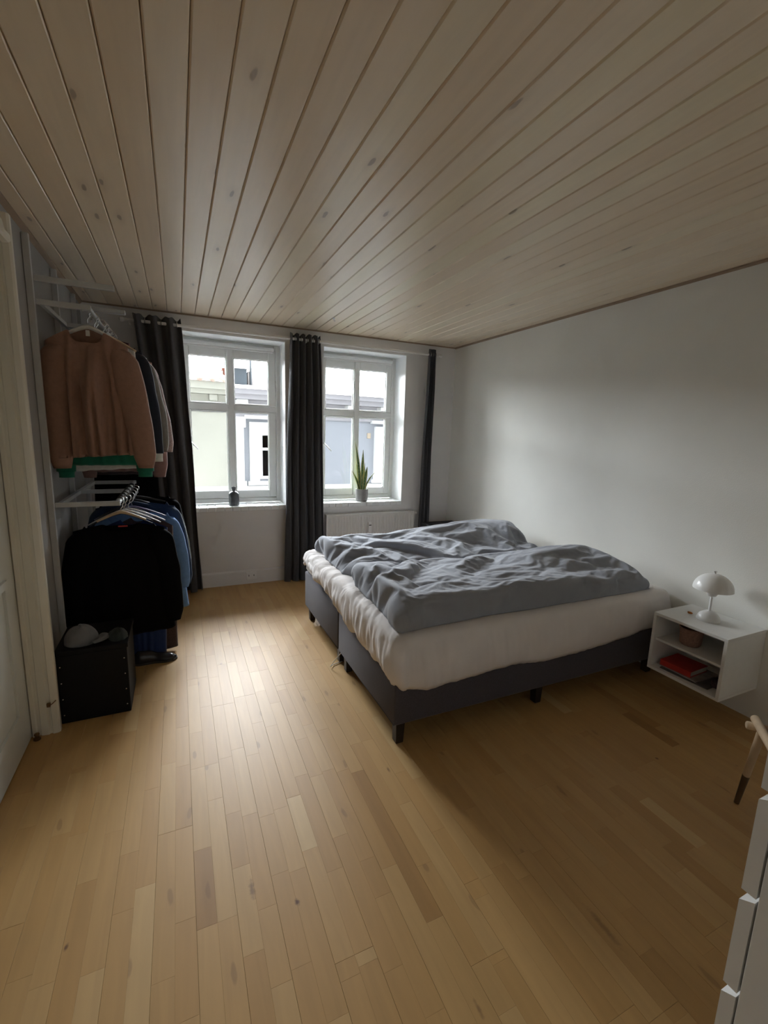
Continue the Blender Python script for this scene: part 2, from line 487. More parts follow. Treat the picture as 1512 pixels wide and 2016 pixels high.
# fluted casing: profile steps in x, faces the camera on the far jamb
def casing_poly(flip=1, y=DY1):
    pts = [(-.80, y), (-.737, y), (-.737, y + .006), (-.729, y + .006), (-.722, y - .004), (-.708, y - .004), (-.703, y + .004), (-.690, y + .004), (-.686, y - .002),
           (-.656, y - .006), (-.650, y + .003), (-.643, y + .003), (-.637, y - .005), (-.616, y - .002), (-.608, y + .006), (-.608, y + .028), (-.622, y + .040), (-.630, y + .085), (-.65, y + .1), (-.80, y + .1)]
    return pts
cas = MB().prism(casing_poly(), 'z', 0, DZ + .115)
cas.prism([(p, 2 * ((DY0 + DY1) / 2) - q) for p, q in casing_poly()], 'z', 0, DZ + .115)
cas.prism([(p, DZ + (q - DY1)) for p, q in [(a, b) for a, b in casing_poly()]], 'y', DY0, DY1)
# prism along y takes (x, z): the head runs over the door towards the camera
struct(cas.build('trim_1', 'door_paint', fixn=True))
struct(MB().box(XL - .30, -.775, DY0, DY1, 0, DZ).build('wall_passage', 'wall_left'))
# ceiling trims, baseboards
struct(MB().prism([(XR, H), (XR - .014, H), (XR - .014, H - .008), (XR, H - .016)], 'y', YB, D).build('trim_2', 'ceiling_back'))
struct(MB().box(XL, XR, D - .006, D, H - .012, H).build('trim_3', 'ceiling_back'))
struct(MB().prism([(XL, H), (XL + .02, H), (XL + .02, H - .010), (XL, H - .028)], 'y', YB, D).build('trim_4', 'ceiling_back'))
struct(MB().prism([(D, 0), (D - .016, 0), (D - .016, .128), (D - .006, .143), (D, .143)], 'x', XL, XR).build('baseboard_front', 'wall_win'))
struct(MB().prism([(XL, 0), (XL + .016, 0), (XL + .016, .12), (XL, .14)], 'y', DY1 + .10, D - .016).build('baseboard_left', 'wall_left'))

# windows: recessed frame, sash cross, four panes, blind, latch, brick sill
FY0, FY1 = 4.835, 4.915
def window(n, w, cxm, panes_x, blind_w):
    a, b = w
    fr = MB()
    xs = panes_x
    zl0, zl1, zu0, zu1 = .925, 1.718, 1.808, 2.243
    fo = .042                                   # fixed outer frame, slightly proud
    fr.cbox(a, a + fo, FY0, FY1 + .02, ZS, ZT, .004); fr.cbox(b - fo, b, FY0, FY1 + .02, ZS, ZT, .004)
    fr.cbox(a + fo, b - fo, FY0, FY1 + .02, ZS, ZS + .045, .004); fr.cbox(a + fo, b - fo, FY0, FY1 + .02, ZT - .05, ZT, .004)
    root = struct(fr.build('window_%d' % n, 'white_paint'))
    mu = MB().cbox(xs[1] + .012, xs[2] - .012, FY0 + .006, FY1, ZS + .045, ZT - .05, .004); mu.build('mullion', 'white_paint', root)
    tr = MB().cbox(a + fo, xs[1] + .012, FY0 + .010, FY1, zl1 + .016, zu0 - .016, .004); tr.cbox(xs[2] - .012, b - fo, FY0 + .010, FY1, zl1 + .016, zu0 - .016, .004)
    tr.build('transom', 'white_paint', root)
    for (x0, x1, ox0, ox1) in ((xs[0], xs[1], a + fo, xs[1] + .012), (xs[2], xs[3], xs[2] - .012, b - fo)):
        for (z0, z1, oz0, oz1) in ((zl0, zl1, ZS + .045, zl1 + .016), (zu0, zu1, zu0 - .016, ZT - .05)):
            s = MB(); y0, y1 = FY0 + .016, FY1 - .006
            e = .0015
            s.cbox(ox0 + e, x0, y0, y1, oz0 + e, oz1 - e, .005); s.cbox(x1, ox1 - e, y0, y1, oz0 + e, oz1 - e, .005)
            s.cbox(x0, x1, y0, y1, oz0 + e, z0, .005); s.cbox(x0, x1, y0, y1, z1, oz1 - e, .005)
            # glazing bead, bevelled towards the glass
            for (p0, p1, q0, q1) in ((x0, x0 + .006, z0, z1), (x1 - .006, x1, z0, z1), (x0 + .006, x1 - .006, z0, z0 + .006), (x0 + .006, x1 - .006, z1 - .006, z1)):
                s.box(p0, p1, y0 + .022, y0 + .034, q0, q1)
            so = s.build('sash', 'white_paint', root)
            MB().box(x0 - .002, x1 + .002, y0 + .034, y0 + .038, z0 - .002, z1 + .002).build('pane', 'glass', so)
    for zc in (.86, 2.02):                      # hinges at the right stile
        MB().tube([(b - fo - .004, FY0 + .012, zc - .03), (b - fo - .004, FY0 + .012, zc + .03)], .006, 8).build('hinge', 'white_paint', root, smooth=True)
    # casement stay sticking into the room at the left
    lt = MB().tube([(xs[0] - .018, FY0 + .016, 1.42), (xs[0] - .018, FY0 - .02, 1.42)], .006, 8)
    lt.tube([(xs[0] - .03, FY0 - .022, 1.435), (xs[0] + .055, FY0 - .026, 1.345)], .006, 8)
    lt.build('window_catch', 'chrome', root, smooth=True)
    # rolled blind under the head
    bl = thing('roller_blind', 'rolled-up white blind above the %s' % ('window with the dark bottle on its sill' if n == 1 else 'window with the potted plant on its sill'), 'blind', (cxm, FY0 - .03, 2.32), 'roller blinds in the windows')
    x0, x1 = a + .025, b - .07
    MB().tube([(x0, FY0 - .028, 2.352), (x1, FY0 - .028, 2.352)], .021, 16).build('roll', 'plastic', bl, smooth=True, angle=40)
    MB().cbox(x0 + .01, x1 - .01, FY0 - .036, FY0 - .024, 2.317, 2.332, .003).build('hem_bar', 'rod', bl)
    for x in (x0 - .008, x1 + .002):
        MB().cbox(x, x + .006, FY0 - .055, FY0 - .002, 2.325, 2.385, .002).build('bracket', 'plastic', bl)
    # painted brick-on-edge sill
    sl = struct(MB().box(a, b, D, WY1, ZS - .045, ZS - .012).build('trim_%d' % (4 + n), 'reveal'))
    nbk = 13; step = (b - a) / nbk
    for i in range(nbk):
        x0 = a + i * step
        dz = random.uniform(-.0015, .0015)
        MB().cbox(x0 + .0012, x0 + step - .0012, D - .012 + random.uniform(-.003, .003), FY0 - .001, ZS - .045, ZS + dz, .006).build('brick', 'reveal', sl)
    # smooth painted reveal lining
    rv = MB()
    rv.box(a - .004, a + .004, D - .002, FY0, ZS, ZT); rv.box(b - .004, b + .004, D - .002, FY0, ZS, ZT); rv.box(a + .004, b - .004, D - .002, FY0, ZT - .004, ZT + .004)
    struct(rv.build('trim_%d' % (6 + n), 'reveal'))
window(1, W1, .50, (.127, .462, .540, .873), 0)
window(2, W2, 1.845, (1.487, 1.810, 1.882, 2.210), 0)

# ================================================================== OUTSIDE
M['facade_beige'] = simple('beige_render', (0.265, 0.258, 0.215), 0.9, var=0.06, scale=1.5, bump=.2, bscale=30)
M['facade_grey'] = simple('blue_grey_render', (0.20, 0.207, 0.222), 0.9, var=0.05, scale=1.5, bump=.2, bscale=30)
M['facade_white'] = simple('white_stucco', (0.45, 0.45, 0.435), 0.8, var=0.03, scale=3)
M['facade_cornice'] = simple('grey_stucco', (0.21, 0.20, 0.205), 0.8, var=0.05, scale=3)  # plain grey stucco for the cornice
M['roof'] = simple('grey_roof_tile', (0.26, 0.24, 0.23), 0.8, var=0.15, scale=6)
M['roof_red'] = simple('brown_roof_tile', (0.33, 0.24, 0.19), 0.8, var=0.15, scale=6)
M['brick'] = simple('orange_brick', (0.10, 0.030, 0.016), 0.85, var=0.2, scale=14)
M['plate'] = simple('tan_plate', (0.30, 0.24, 0.17), 0.6)
M['zinc'] = simple('blue_zinc', (0.022, 0.032, 0.040), 0.5, var=0.1, scale=6)
M['dark_glass'] = simple('dark_window_glass', (0.10, 0.10, 0.105), 0.12)
M['asphalt'] = simple('street_asphalt', (0.12, 0.12, 0.12), 0.9, var=.1)
M['sky_blocker'] = simple('sky_blocking_house_front', (0.070, 0.075, 0.080), 0.9, var=.05, scale=2)  # dark tone chosen to keep bounced light off the houses opposite
GZ = -1.0
struct(MB().box(-25, 30, WY1, 30, GZ - .2, GZ).build('ground', 'asphalt'))
# street front of this house and neighbours, unseen, made tall to shade houses opposite
ow = MB()
ow.box(-40, 45, -2.0, WY1, H + .2, 24.0)
ow.box(-40, -1.1, -2.0, WY1, GZ, H + .2); ow.box(XR + .2, 45, -2.0, WY1, GZ, H + .2); ow.box(-1.1, XR + .2, YB - .25, WY1, GZ - .1, -.2)
ow.box(-40, 45, WY1, WY1 + .8, 23.7, 24.0)  # added eave, cuts more sky from the houses opposite
struct(ow.build('wall_sky_blocker', 'sky_blocker'))
FY = 11.0
def far_window(root, xc, wv, z0, z1, casing):
    f = MB()
    t = .07
    f.box(xc - wv / 2, xc - wv / 2 + t, FY - .02, FY + .05, z0, z1); f.box(xc + wv / 2 - t, xc + wv / 2, FY - .02, FY + .05, z0, z1)
    f.box(xc - wv / 2 + t, xc + wv / 2 - t, FY - .02, FY + .05, z0, z0 + t); f.box(xc - wv / 2 + t, xc + wv / 2 - t, FY - .02, FY + .05, z1 - t, z1)
    f.box(xc - .04, xc + .04, FY - .02, FY + .05, z0 + t, z1 - t); f.box(xc - wv / 2 + t, xc - .04, FY - .02, FY + .05, z1 - .42, z1 - .36); f.box(xc + .04, xc + wv / 2 - t, FY - .02, FY + .05, z1 - .42, z1 - .36)
    fo = f.build('window', 'facade_white', root)
    MB().box(xc - wv / 2 + t, xc + wv / 2 - t, FY + .02, FY + .03, z0 + t, z1 - t).build('pane', 'dark_glass', fo)
    c = MB()
    for (g, d) in ((0, .03), (.07, .06), (.15, .09)):
        o = wv / 2 + g
        c.box(xc - o - .08, xc - o, FY - d, FY + .02, z0 - .05, z1 + g); c.box(xc + o, xc + o + .08, FY - d, FY + .02, z0 - .05, z1 + g)
        c.box(xc - o - .08, xc + o + .08, FY - d, FY + .02, z1 + g, z1 + g + .08)
    c.box(xc - wv / 2 - .34, xc + wv / 2 + .34, FY - .16, FY + .02, z1 + .30, z1 + .38)
    c.box(xc - wv / 2 - .28, xc + wv / 2 + .28, FY - .11, FY + .02, z0 - .14, z0 - .05)
    c.build('window_surround', 'facade_white', root)
    return fo
# beige house
hb = thing('townhouse', 'beige rendered house across the street with tiled eaves', 'building', (-4, FY, GZ))
MB().box(-12, 1.10, FY, FY + 6, GZ, 2.35).build('wall', 'facade_beige', hb)
c = MB()
for (z0, z1, d) in ((1.93, 1.99, .05), (2.04, 2.10, .09), (2.30, 2.40, .22), (2.40, 2.56, .30)):
    c.box(-12, 1.10, FY - d, FY + .1, z0, z1)
c.build('cornice', 'facade_beige', hb)
for i in range(8):
    x = .72 - i * .80
    MB().cbox(x - .05, x + .12, FY - .17, FY, 2.16, 2.30, .02).build('bracket', 'facade_beige', hb)
rf = MB().prism([(FY - .36, 2.56), (FY + 3, 3.10), (FY + 6, 2.56)], 'x', -12, 1.10)
rfo = rf.build('roof', 'roof_red', hb)
for i in range(20):
    x = 1.0 - i * .26
    MB().tube([(x, FY - .39, 2.60), (x, FY + 2.5, 3.065)], .065, 8).build('roof_tile', 'roof_red', rfo, smooth=True)
MB().box(-12, 1.10, FY - .06, FY + .1, GZ, .24).build('plinth', 'facade_white', hb)
far_window(hb, -2.6, 1.0, .40, 1.72, True)
# grey house
hg = thing('townhouse', 'pale blue-grey rendered house across the street with white window surrounds', 'building', (6, FY, GZ))
MB().box(1.10, 14, FY + .02, FY + 6, GZ, 2.30).build('wall', 'facade_grey', hg)
c = MB()
for (z0, z1, d) in ((1.84, 1.92, .06), (2.22, 2.33, .36), (2.33, 2.44, .44)):
    c.box(1.10, 14, FY - d, FY + .1, z0, z1)
c.box(1.10, 14, FY - .03, FY + .1, 1.92, 2.22)
c.build('cornice', 'facade_cornice', hg)
for i in range(12):
    x = 1.22 + i * .88
    MB().cbox(x, x + .26, FY - .30, FY, 2.07, 2.22, .02).build('bracket', 'facade_white', hg)
MB().prism([(FY - .48, 2.44), (FY + 3, 2.95), (FY + 6, 2.44)], 'x', 1.10, 14).build('roof', 'roof', hg)
MB().box(1.10, 14, FY - .06, FY + .1, GZ, .24).build('plinth', 'facade_white', hg)
far_window(hg, 2.17, .84, .40, 1.50, True); far_window(hg, 5.35, .84, .40, 1.50, True); far_window(hg, 8.5, .84, .40, 1.50, True)
pl = MB()
pl.box(1.20, 1.40, FY - .06, FY + .05, .24, 1.66); pl.box(1.16, 1.44, FY - .10, FY + .05, 1.60, 1.84); pl.box(1.16, 1.44, FY - .10, FY + .05, .24, .36)
for i in range(4): pl.box(1.215 + i * .048, 1.24 + i * .048, FY - .075, FY, .40, 1.56)
pl.build('pilaster', 'facade_white', hg)
MB().cbox(4.50, 4.60, FY - .01, FY + .03, 1.42, 1.56, .01).build('number_plate', M['plate'], hg)
ch = thing('chimney', 'orange brick chimney on the beige roof across the street', 'chimney', (1.05, 12.2, 2.6))
MB().box(1.08, 1.30, 12.1, 12.4, 2.6, 2.98).build('stack', 'brick', ch); MB().box(1.06, 1.32, 12.08, 12.42, 2.98, 3.03).build('cap', 'brick', ch)
dm = thing('roof_dormer', 'blue-grey metal dormer standing on the grey roof across the street', 'dormer', (1.6, 12.2, 2.6))
MB().box(1.28, 1.62, 11.9, 13.0, 2.55, 3.02).build('dormer_side', 'zinc', dm); MB().box(1.25, 1.66, 11.85, 13.0, 3.02, 3.10).build('dormer_roof', 'facade_white', dm)
MB().tube([(1.72, 11.95, 2.6), (1.72, 11.95, 3.65)], .03, 8).build('vent_pipe', 'zinc', dm, smooth=True)
MB().box(1.66, 1.80, 12.0, 12.3, 2.6, 2.98).build('flue', 'roof', dm)

# ================================================================== CURTAINS
def curtain(name, label, top, bot, ztop, zbot, folds, amp, seed, y0=4.478, rings=True):
    root = thing(name, label, 'curtain', ((bot[0] + bot[1]) / 2, y0, zbot), 'charcoal curtains on the white rod')
    r = random.Random(seed)
    ph = [r.uniform(-.35, .35) for _ in range(folds * 2 + 3)]
    nu, nv = folds * 18, 44
    def P(u, v, off):
        x0, x1 = lerp(top[0], bot[0], v ** .8), lerp(top[1], bot[1], v ** .8)
        k = u * folds
        i = int(k); pj = lerp(ph[i], ph[i + 1], k - i)
        an = 2 * PI * k + pj * v * 1.2
        a = amp * lerp(1.0, .75, v) * (1 + .25 * nz(u * 4, v * 1.2, seed))
        x = lerp(x0, x1, u) + .018 * math.sin(2 * an + seed) * v + .012 * nz(u * 6, v * 3, seed + 5)
        y = y0 - a * math.sin(an) + .012 * nz(u * 9, v * 2.5, seed + 9)
        y = min(y, 4.556)
        z = ztop + .008 * math.cos(an * 2) * (1 - v) - v * (ztop - zbot)
        return Vector((x, y - off, z))
    F = [[P(i / nu, (j / nv), .0015) for i in range(nu + 1)] for j in range(nv + 1)]
    B = [[P(i / nu, (j / nv), -.0015) for i in range(nu + 1)] for j in range(nv + 1)]
    mb = MB()
    ring = [list(reversed(B[j])) + F[j] for j in range(nv + 1)]
    mb.grid(ring, closed=True)
    mb.build('fabric', 'curtain', root, smooth=True, fixn=True)
    for i in range(folds * 2):                   # eyelets where the rod passes through
        u = (i + .5) / (folds * 2) if folds > 1 else (i + .5) / 2
        x = lerp(top[0], top[1], (round(u * folds * 2) / 2.0) / folds if False else u)
        c = P(u, .012 + .02, 0)
        mbt = MB()
        pts = [(x, 4.478 + .024 * math.cos(t * PI / 8), 2.418 + .024 * math.sin(t * PI / 8)) for t in range(17)]
        mbt.tube(pts, .0045, 6, cap=False).build('eyelet', 'chrome', root, smooth=True)
    return root
curtain('curtain', 'charcoal curtain hanging between the clothes rack and the window with the bottle', (-.300, .066), (-.13, .150), 2.468, .012, 3, .058, 3)
curtain('curtain', 'charcoal curtain gathered between the two windows', (1.015, 1.312), (.962, 1.385), 2.466, .012, 5, .050, 11)
curtain('curtain', 'narrow charcoal curtain bunched beside the radiator near the corner', (2.535, 2.622), (2.478, 2.632), 2.468, .012, 3, .040, 19)
rod = thing('curtain_rod', 'thin white curtain rod running above both windows', 'curtain rod', (1.15, 4.478, 2.39))
MB().tube([(-.36, 4.478, 2.418), (2.665, 4.478, 2.418)], .0125, 14).build('pole', 'rod', rod, smooth=True, angle=40)
for x, s in ((-.36, -1), (2.665, 1)):
    MB().tube([(x, 4.478, 2.418), (x + s * .012, 4.478, 2.418), (x + s * .03, 4.478, 2.418), (x + s * .04, 4.478, 2.418)], [.0125, .02, .02, .006], 14).build('finial', 'rod', rod, smooth=True, angle=40)
for x in (-.325, 1.17, 2.648):
    b = MB().tube([(x, 4.478, 2.400), (x, 4.579, 2.400)], .007, 8); b.cbox(x - .018, x + .018, 4.570, 4.58, 2.37, 2.45, .002); b.tube([(x, 4.458, 2.414), (x, 4.462, 2.402), (x, 4.478, 2.397), (x, 4.494, 2.402), (x, 4.498, 2.414)], .004, 6)
    b.build('bracket', 'rod', rod, smooth=True, angle=40)

# ================================================================== RADIATOR, SOCKET
rad = thing('radiator', 'white ribbed panel radiator under the window with the plant', 'radiator', (1.92, 4.51, .12))
x0, x1, z0, z1 = 1.395, 2.447, .12, .688
rows = []
nrib = 31
n = nrib * 8
prof = []
for i in range(n + 1):
    t = (i / n) * nrib % 1.0
    prof.append((lerp(x0 + .012, x1 - .012, i / n), 4.494 + .006 * (1 if .18 < t < .55 else 0 if t > .75 or t < .02 else .5)))
mb = MB(); mb.grid([[(x, y, z0 + .02) for x, y in prof], [(x, y - .0, z0 + .06) for x, y in prof], [(x, y, z1 - .05) for x, y in prof], [(x, 4.494, z1 - .018) for x, y in prof]])
mb.build('front_panel', 'radiator', rad)
MB().box(x0 + .012, x1 - .012, 4.5005, 4.545, z0, z1 - .022).build('convector', 'radiator', rad)
tp = MB().cbox(x0, x1, 4.488, 4.556, z1 - .018, z1, .004)
tp.build('top_grille', 'radiator', rad)
for x in (x0, x1 - .012): MB().cbox(x, x + .012, 4.490, 4.556, z0 + .01, z1 - .018, .003).build('side_cover', 'radiator', rad)
hm = MB().cbox(1.868, 1.908, 4.466, 4.494, .475, .592, .006)
hmo = hm.build('heat_meter', 'plastic', rad)
MB().cbox(1.874, 1.902, 4.464, 4.467, .552, .562, .0005).build('meter_display', 'dark_plastic', hmo)
MB().tube([(x1, 4.53, .655), (x1 + .03, 4.53, .655), (x1 + .034, 4.53, .655), (x1 + .05, 4.53, .655)], [.008, .008, .014, .014], 12).build('bleed_valve', 'radiator', rad, smooth=True, angle=40)
MB().tube([(x0 + .05, 4.535, .13), (x0 + .05, 4.535, .002)], .010, 10).build('pipe', 'radiator', rad, smooth=True)
MB().tube([(x1 - .05, 4.535, .13), (x1 - .05, 4.535, .002)], .010, 10).build('pipe', 'radiator', rad, smooth=True)

so = thing('wall_socket', 'white double wall socket on the baseboard beneath the bottle window', 'socket', (.62, 4.563, .06))
MB().cbox(.575, .675, 4.553, 4.564, .045, .125, .004).build('plate', 'plastic', so)
for x in (.60, .65):
    pl_ = MB().lathe([(.017, 0), (.017, .004), (.013, .004), (.013, .001)], (0, 0, 0), 20)
    pl_.v = [(x + a, 4.553 - cc, .088 + b_) for a, b_, cc in pl_.v]
    s_ = pl_.build('outlet', 'plastic', so, smooth=True, angle=40)
    MB().box(x - .003, x + .003, 4.5515, 4.553, .078, .098).build('pin_holes', 'dark_plastic', s_)

# ================================================================== THINGS ON THE SILLS
M['smoke_glass'] = simple('smoked_glass', (0.10, 0.11, 0.12), 0.12, var=.5, scale=18)
bt = thing('bottle', 'dark grey glass bottle with round stopper on the window sill', 'bottle', (.485, 4.655, ZS + .002))
MB().lathe([(0.001, 0), (.044, 0), (.049, .005), (.050, .02), (.050, .105), (.047, .120), (.036, .133), (.020, .140), (.015, .143), (.015, .150)], (.485, 4.655, ZS + .002), 32).build('body', 'smoke_glass', bt, smooth=True, angle=50)
MB().lathe([(.014, .150), (.016, .153), (.021, .166), (.0215, .178), (.018, .186), (.001, .190)], (.485, 4.655, ZS + .002), 24).build('stopper', 'smoke_glass', bt, smooth=True, angle=50)

M['concrete_pot'] = simple('grey_ceramic', (0.27, 0.265, 0.255), 0.8, var=.1, scale=60, bump=.3, bscale=120)
M['soil'] = simple('potting_soil', (0.05, 0.035, 0.025), 0.95, var=.3, scale=90)
def leaf_mat():
    mt, nt, b = new_mat('snake_plant_leaf'); L = nt.links
    at = N(nt, 'ShaderNodeAttribute', attribute_name='rnd')
    nzt = N(nt, 'ShaderNodeTexNoise', Scale=60.0, Detail=4.0)
    geo = N(nt, 'ShaderNodeNewGeometry'); L.new(geo.outputs['Position'], nzt.inputs['Vector'])
    ra = N(nt, 'ShaderNodeMapRange'); ra.inputs['From Min'].default_value = .4; ra.inputs['From Max'].default_value = .62; L.new(nzt.outputs['Fac'], ra.inputs['Value'])
    m1 = N(nt, 'ShaderNodeMix', data_type='RGBA'); m1.inputs['A'].default_value = (.06, .14, .035, 1); m1.inputs['B'].default_value = (.16, .26, .09, 1); L.new(ra.outputs[0], m1.inputs['Factor'])
    st = N(nt, 'ShaderNodeMath', operation='GREATER_THAN'); st.inputs[1].default_value = .62; L.new(at.outputs['Fac'], st.inputs[0])
    m2 = N(nt, 'ShaderNodeMix', data_type='RGBA'); m2.inputs['B'].default_value = (.52, .47, .18, 1); L.new(m1.outputs['Result'], m2.inputs['A']); L.new(st.outputs[0], m2.inputs['Factor'])
    L.new(m2.outputs['Result'], b.inputs['Base Color']); b.inputs['Roughness'].default_value = .45
    b.inputs['Transmission Weight'].default_value = 0
    return mt
M['leaf'] = leaf_mat()
pc = (1.858, 4.665)
pot = thing('potted_snake_plant', 'snake plant with yellow-edged upright leaves in a grey pot', 'plant', (pc[0], pc[1], ZS + .002))
MB().lathe([(.001, 0), (.058, 0), (.064, .006), (.068, .03), (.071, .07), (.071, .125), (.069, .134), (.062, .134), (.061, .11), (.001, .105)], (pc[0], pc[1], ZS + .002), 40).build('pot', 'concrete_pot', pot, smooth=True, angle=50)
MB().lathe([(.061, .108), (.04, .112), (.001, .114)], (pc[0], pc[1], ZS + .002), 24).build('soil', 'soil', pot, smooth=True)
for (dx, dy, ang, lean, ln, wd, tw) in ((-.020, .0, PI, .12, .56, .024, .15), (.004, .01, .2, .02, .47, .020, -.2), (-.03, -.015, 2.8, .36, .25, .021, .2), (.028, .0, .1, .60, .26, .018, .3),
                                        (.014, -.02, .5, .20, .29, .022, -.4), (.022, .02, .6, .10, .33, .020, .3), (-.010, -.02, -1.8, .20, .21, .022, .1), (-.022, .018, 2.4, .14, .34, .021, .4)):
    nseg = 14; rowsL = []; rn = []
    for j in range(nseg + 1):
        t = j / nseg
        z = ZS + .10 + ln * (t - .12 * lean * t * t)
        off = lean * ln * (.35 * t + .65 * t * t)
        cxx = pc[0] + dx + math.cos(ang) * off; cyy = pc[1] + dy + math.sin(ang) * off
        w_ = wd * (math.sin(PI * min(1, .16 + .84 * t)) ** .55) * (1 if t < .98 else .25)
        if t > .6: w_ = wd * max(.03, 1 - ((t - .6) / .4) ** 1.6)
        else: w_ = wd * (.6 + .4 * math.sin(PI / 2 * t / .6))
        a2 = tw + t * .5
        row = []
        for q in (-1, -.72, 0, .72, 1):
            row.append((cxx + math.cos(a2) * w_ * q, cyy + math.sin(a2) * w_ * q + .006 * (1 - q * q) * .8, z)); rn.append(abs(q))
        rowsL.append(row)
    front = rowsL
    back = [[(x, y + .0022, z) for x, y, z in reversed(row)] for row in rowsL]
    ring = [f + b_ for f, b_ in zip(front, back)]
    rn = []
    for j in range(nseg + 1): rn += [1, .72, 0, .72, 1, 1, .72, 0, .72, 1]
    mb = MB().grid(ring, closed=True)
    mb.build('leaf', 'leaf', pot, smooth=True, rnd=rn)

# ================================================================== BED
BX0, BX1, BY0, BY1 = 0.912, 2.925, 1.79, 3.52
BM = 2.655; ZB0, ZB1 = .125, .415
ZM = .600
bed = thing('double_bed', 'charcoal upholstered double bed on dark legs with a white sheet', 'bed', (1.92, BM, 0))
for (y0, y1) in ((BY0, BM - .003), (BM + .003, BY1)):
    mb = MB().cbox(BX0, BX1, y0, y1, ZB0, ZB1, .012)
    bo = mb.build('base', 'bed_fabric', bed, smooth=True, angle=50)
    MB().tube([(BX0 + .004, y0 + .006, ZB0 + .004), (BX0 + .004, y1 - .006, ZB0 + .004), ], .004, 6).build('piping', 'bed_fabric', bo, smooth=True)
for (x, y) in ((BX0 + .05, BY0 + .05), (BX0 + .05, BM - .07), (BX0 + .05, BM + .07), (BX0 + .05, BY1 - .05), (1.885, BY0 + .06), (1.885, BY1 - .06), (BX1 - .06, BY0 + .06), (BX1 - .06, BY1 - .06)):
    mb = MB().lathe([(.026, 0.0), (.029, .004), (.035, ZB0 + .002)], (x, y, 0.0005), 4)
    mb.v = [(x + (vx - x) * .7071 - (vy - y) * .7071, y + (vx - x) * .7071 + (vy - y) * .7071, vz) for vx, vy, vz in mb.v]
    mb.build('leg', 'leg_dark', bed)
MB().cbox(BX0 + .004, BX1 - .01, BY0 + .004, BY1 - .004, ZB1 + .001, ZM - .02, .03).build('mattress', 'mattress', bed, smooth=True, angle=60)
# fitted sheet: top with rounded shoulders and an uneven, gathered hem
hem_left = [(1.76, .355), (1.95, .372), (2.1, .352), (2.3, .385), (2.5, .372), (2.7, .425), (2.86, .445), (3.1, .455), (3.35, .485), (3.55, .47)]
hem_near = [(.88, .345), (.96, .320), (1.1, .290), (1.35, .303), (1.6, .318), (1.9, .296), (2.15, .300), (2.4, .318), (2.7, .350), (2.95, .37)]
sx0, sx1, sy0, sy1 = BX0 - .020, BX1 + .006, BY0 - .022, BY1 + .015
def rrect(x0, x1, y0, y1, r, n):
    """perimeter, counter-clockwise, evenly spread by length"""
    segs = []
    for (cx_, cy_, a0) in ((x1 - r, y0 + r, -PI / 2), (x1 - r, y1 - r, 0), (x0 + r, y1 - r, PI / 2), (x0 + r, y0 + r, PI)):
        for k in range(9):
            a = a0 + PI / 2 * k / 8
            segs.append(Vector((cx_ + r * math.cos(a), cy_ + r * math.sin(a), 0)))
    segs.append(segs[0]); out = []
    tot = sum((b - a).length for a, b in zip(segs, segs[1:])); step = tot / n; acc = 0; i = 0; pos = 0
    for k in range(n):
        t = k * step
        while i < len(segs) - 2 and pos + (segs[i + 1] - segs[i]).length < t:
            pos += (segs[i + 1] - segs[i]).length; i += 1
        l = (segs[i + 1] - segs[i]).length
        out.append(segs[i].lerp(segs[i + 1], 0 if l == 0 else (t - pos) / l))
    return out, tot
NP = 1100
per, tot = rrect(sx0, sx1, sy0, sy1, .06, NP)
cxy = Vector(((sx0 + sx1) / 2, (sy0 + sy1) / 2, 0))
nor = []
for i in range(NP):
    d = per[(i + 1) % NP] - per[i - 1]; nor.append(Vector((d.y, -d.x, 0)).normalized())
rings = []
def hemz(p):
    dl, dn = p.x - sx0, p.y - sy0
    if dl < .07 and p.y > sy0 + .05: return interp(hem_left, p.y)
    if dn < .07: return interp(hem_near, p.x)
    return .42
def wr(s, k): # sharp gathers
    return 1 - abs(nz(s * k, 3.1, k))
lev = [-.004, .0, .12, .25, .40, .55, .70, .82, .92, 1.0]
def srow(fn): rings.append([fn(i) for i in range(NP)])
for L_ in lev:
    def fn(i, L_=L_):
        p = per[i]; n_ = nor[i]; s = i / NP * tot
        left = 1.0 if (p.x < sx0 + .08) else .35
        hz = hemz(p) + .008 * nz(s * 9, 1.7) * left * 2 + .006 * nz(s * 22, 4.4) * left
        Lc = max(L_, 0)
        z = lerp(hz, ZM - .055, Lc)
        loose = (1 - Lc)
        g = .020 * (nz(s * 7 + .4 * Lc, Lc * .9) ) * left * (0.35 + loose) + .011 * nz(s * 17 + Lc * .8, Lc * 1.2 + 5) * left + .009 * nz(s * 34 + Lc * 1.1, Lc * 1.5 + 9) * left * (1.1 - .5 * Lc)
        # the hem is drawn in under the edge
        inn = -.016 * max(0, 1 - Lc * 5) - (.01 if L_ < 0 else 0) + .014 * math.sin(PI * Lc)
        q = p + n_ * (g + inn)
        q.x = min(q.x, XR - .004)
        return (q.x, q.y, z + (0.006 if L_ < 0 else 0))
    srow(fn)
for (ins, dz) in ((.004, -.036), (.014, -.018), (.030, -.006), (.055, 0.0), (.09, .001), (.14, .002), (.22, .002), (.35, .002), (.55, .002), (.80, .002)):
    def fn(i, ins=ins, dz=dz):
        p = per[i]; s = i / NP * tot
        hx, hy = (sx1 - sx0) / 2, (sy1 - sy0) / 2
        q = Vector((cxy.x + (p.x - cxy.x) * (hx - ins) / hx, cxy.y + (p.y - cxy.y) * max(0.02, (hy - ins)) / hy, 0))
        left = 1.0 if p.x < sx0 + .08 else .2
        cre = (.016 * nz(s * 8.5 + ins * 3, ins * 2.2) + .013 * (wr(s + ins * .5, 15) - .75) + .010 * (wr(s - ins * .7, 31) - .75)) * left * math.exp(-((ins - .07) / .11) ** 2)
        z = ZM + dz + cre
        return (min(q.x, XR - .004), q.y, z)
    srow(fn)
mb = MB(); mb.grid(rings, closed=True)
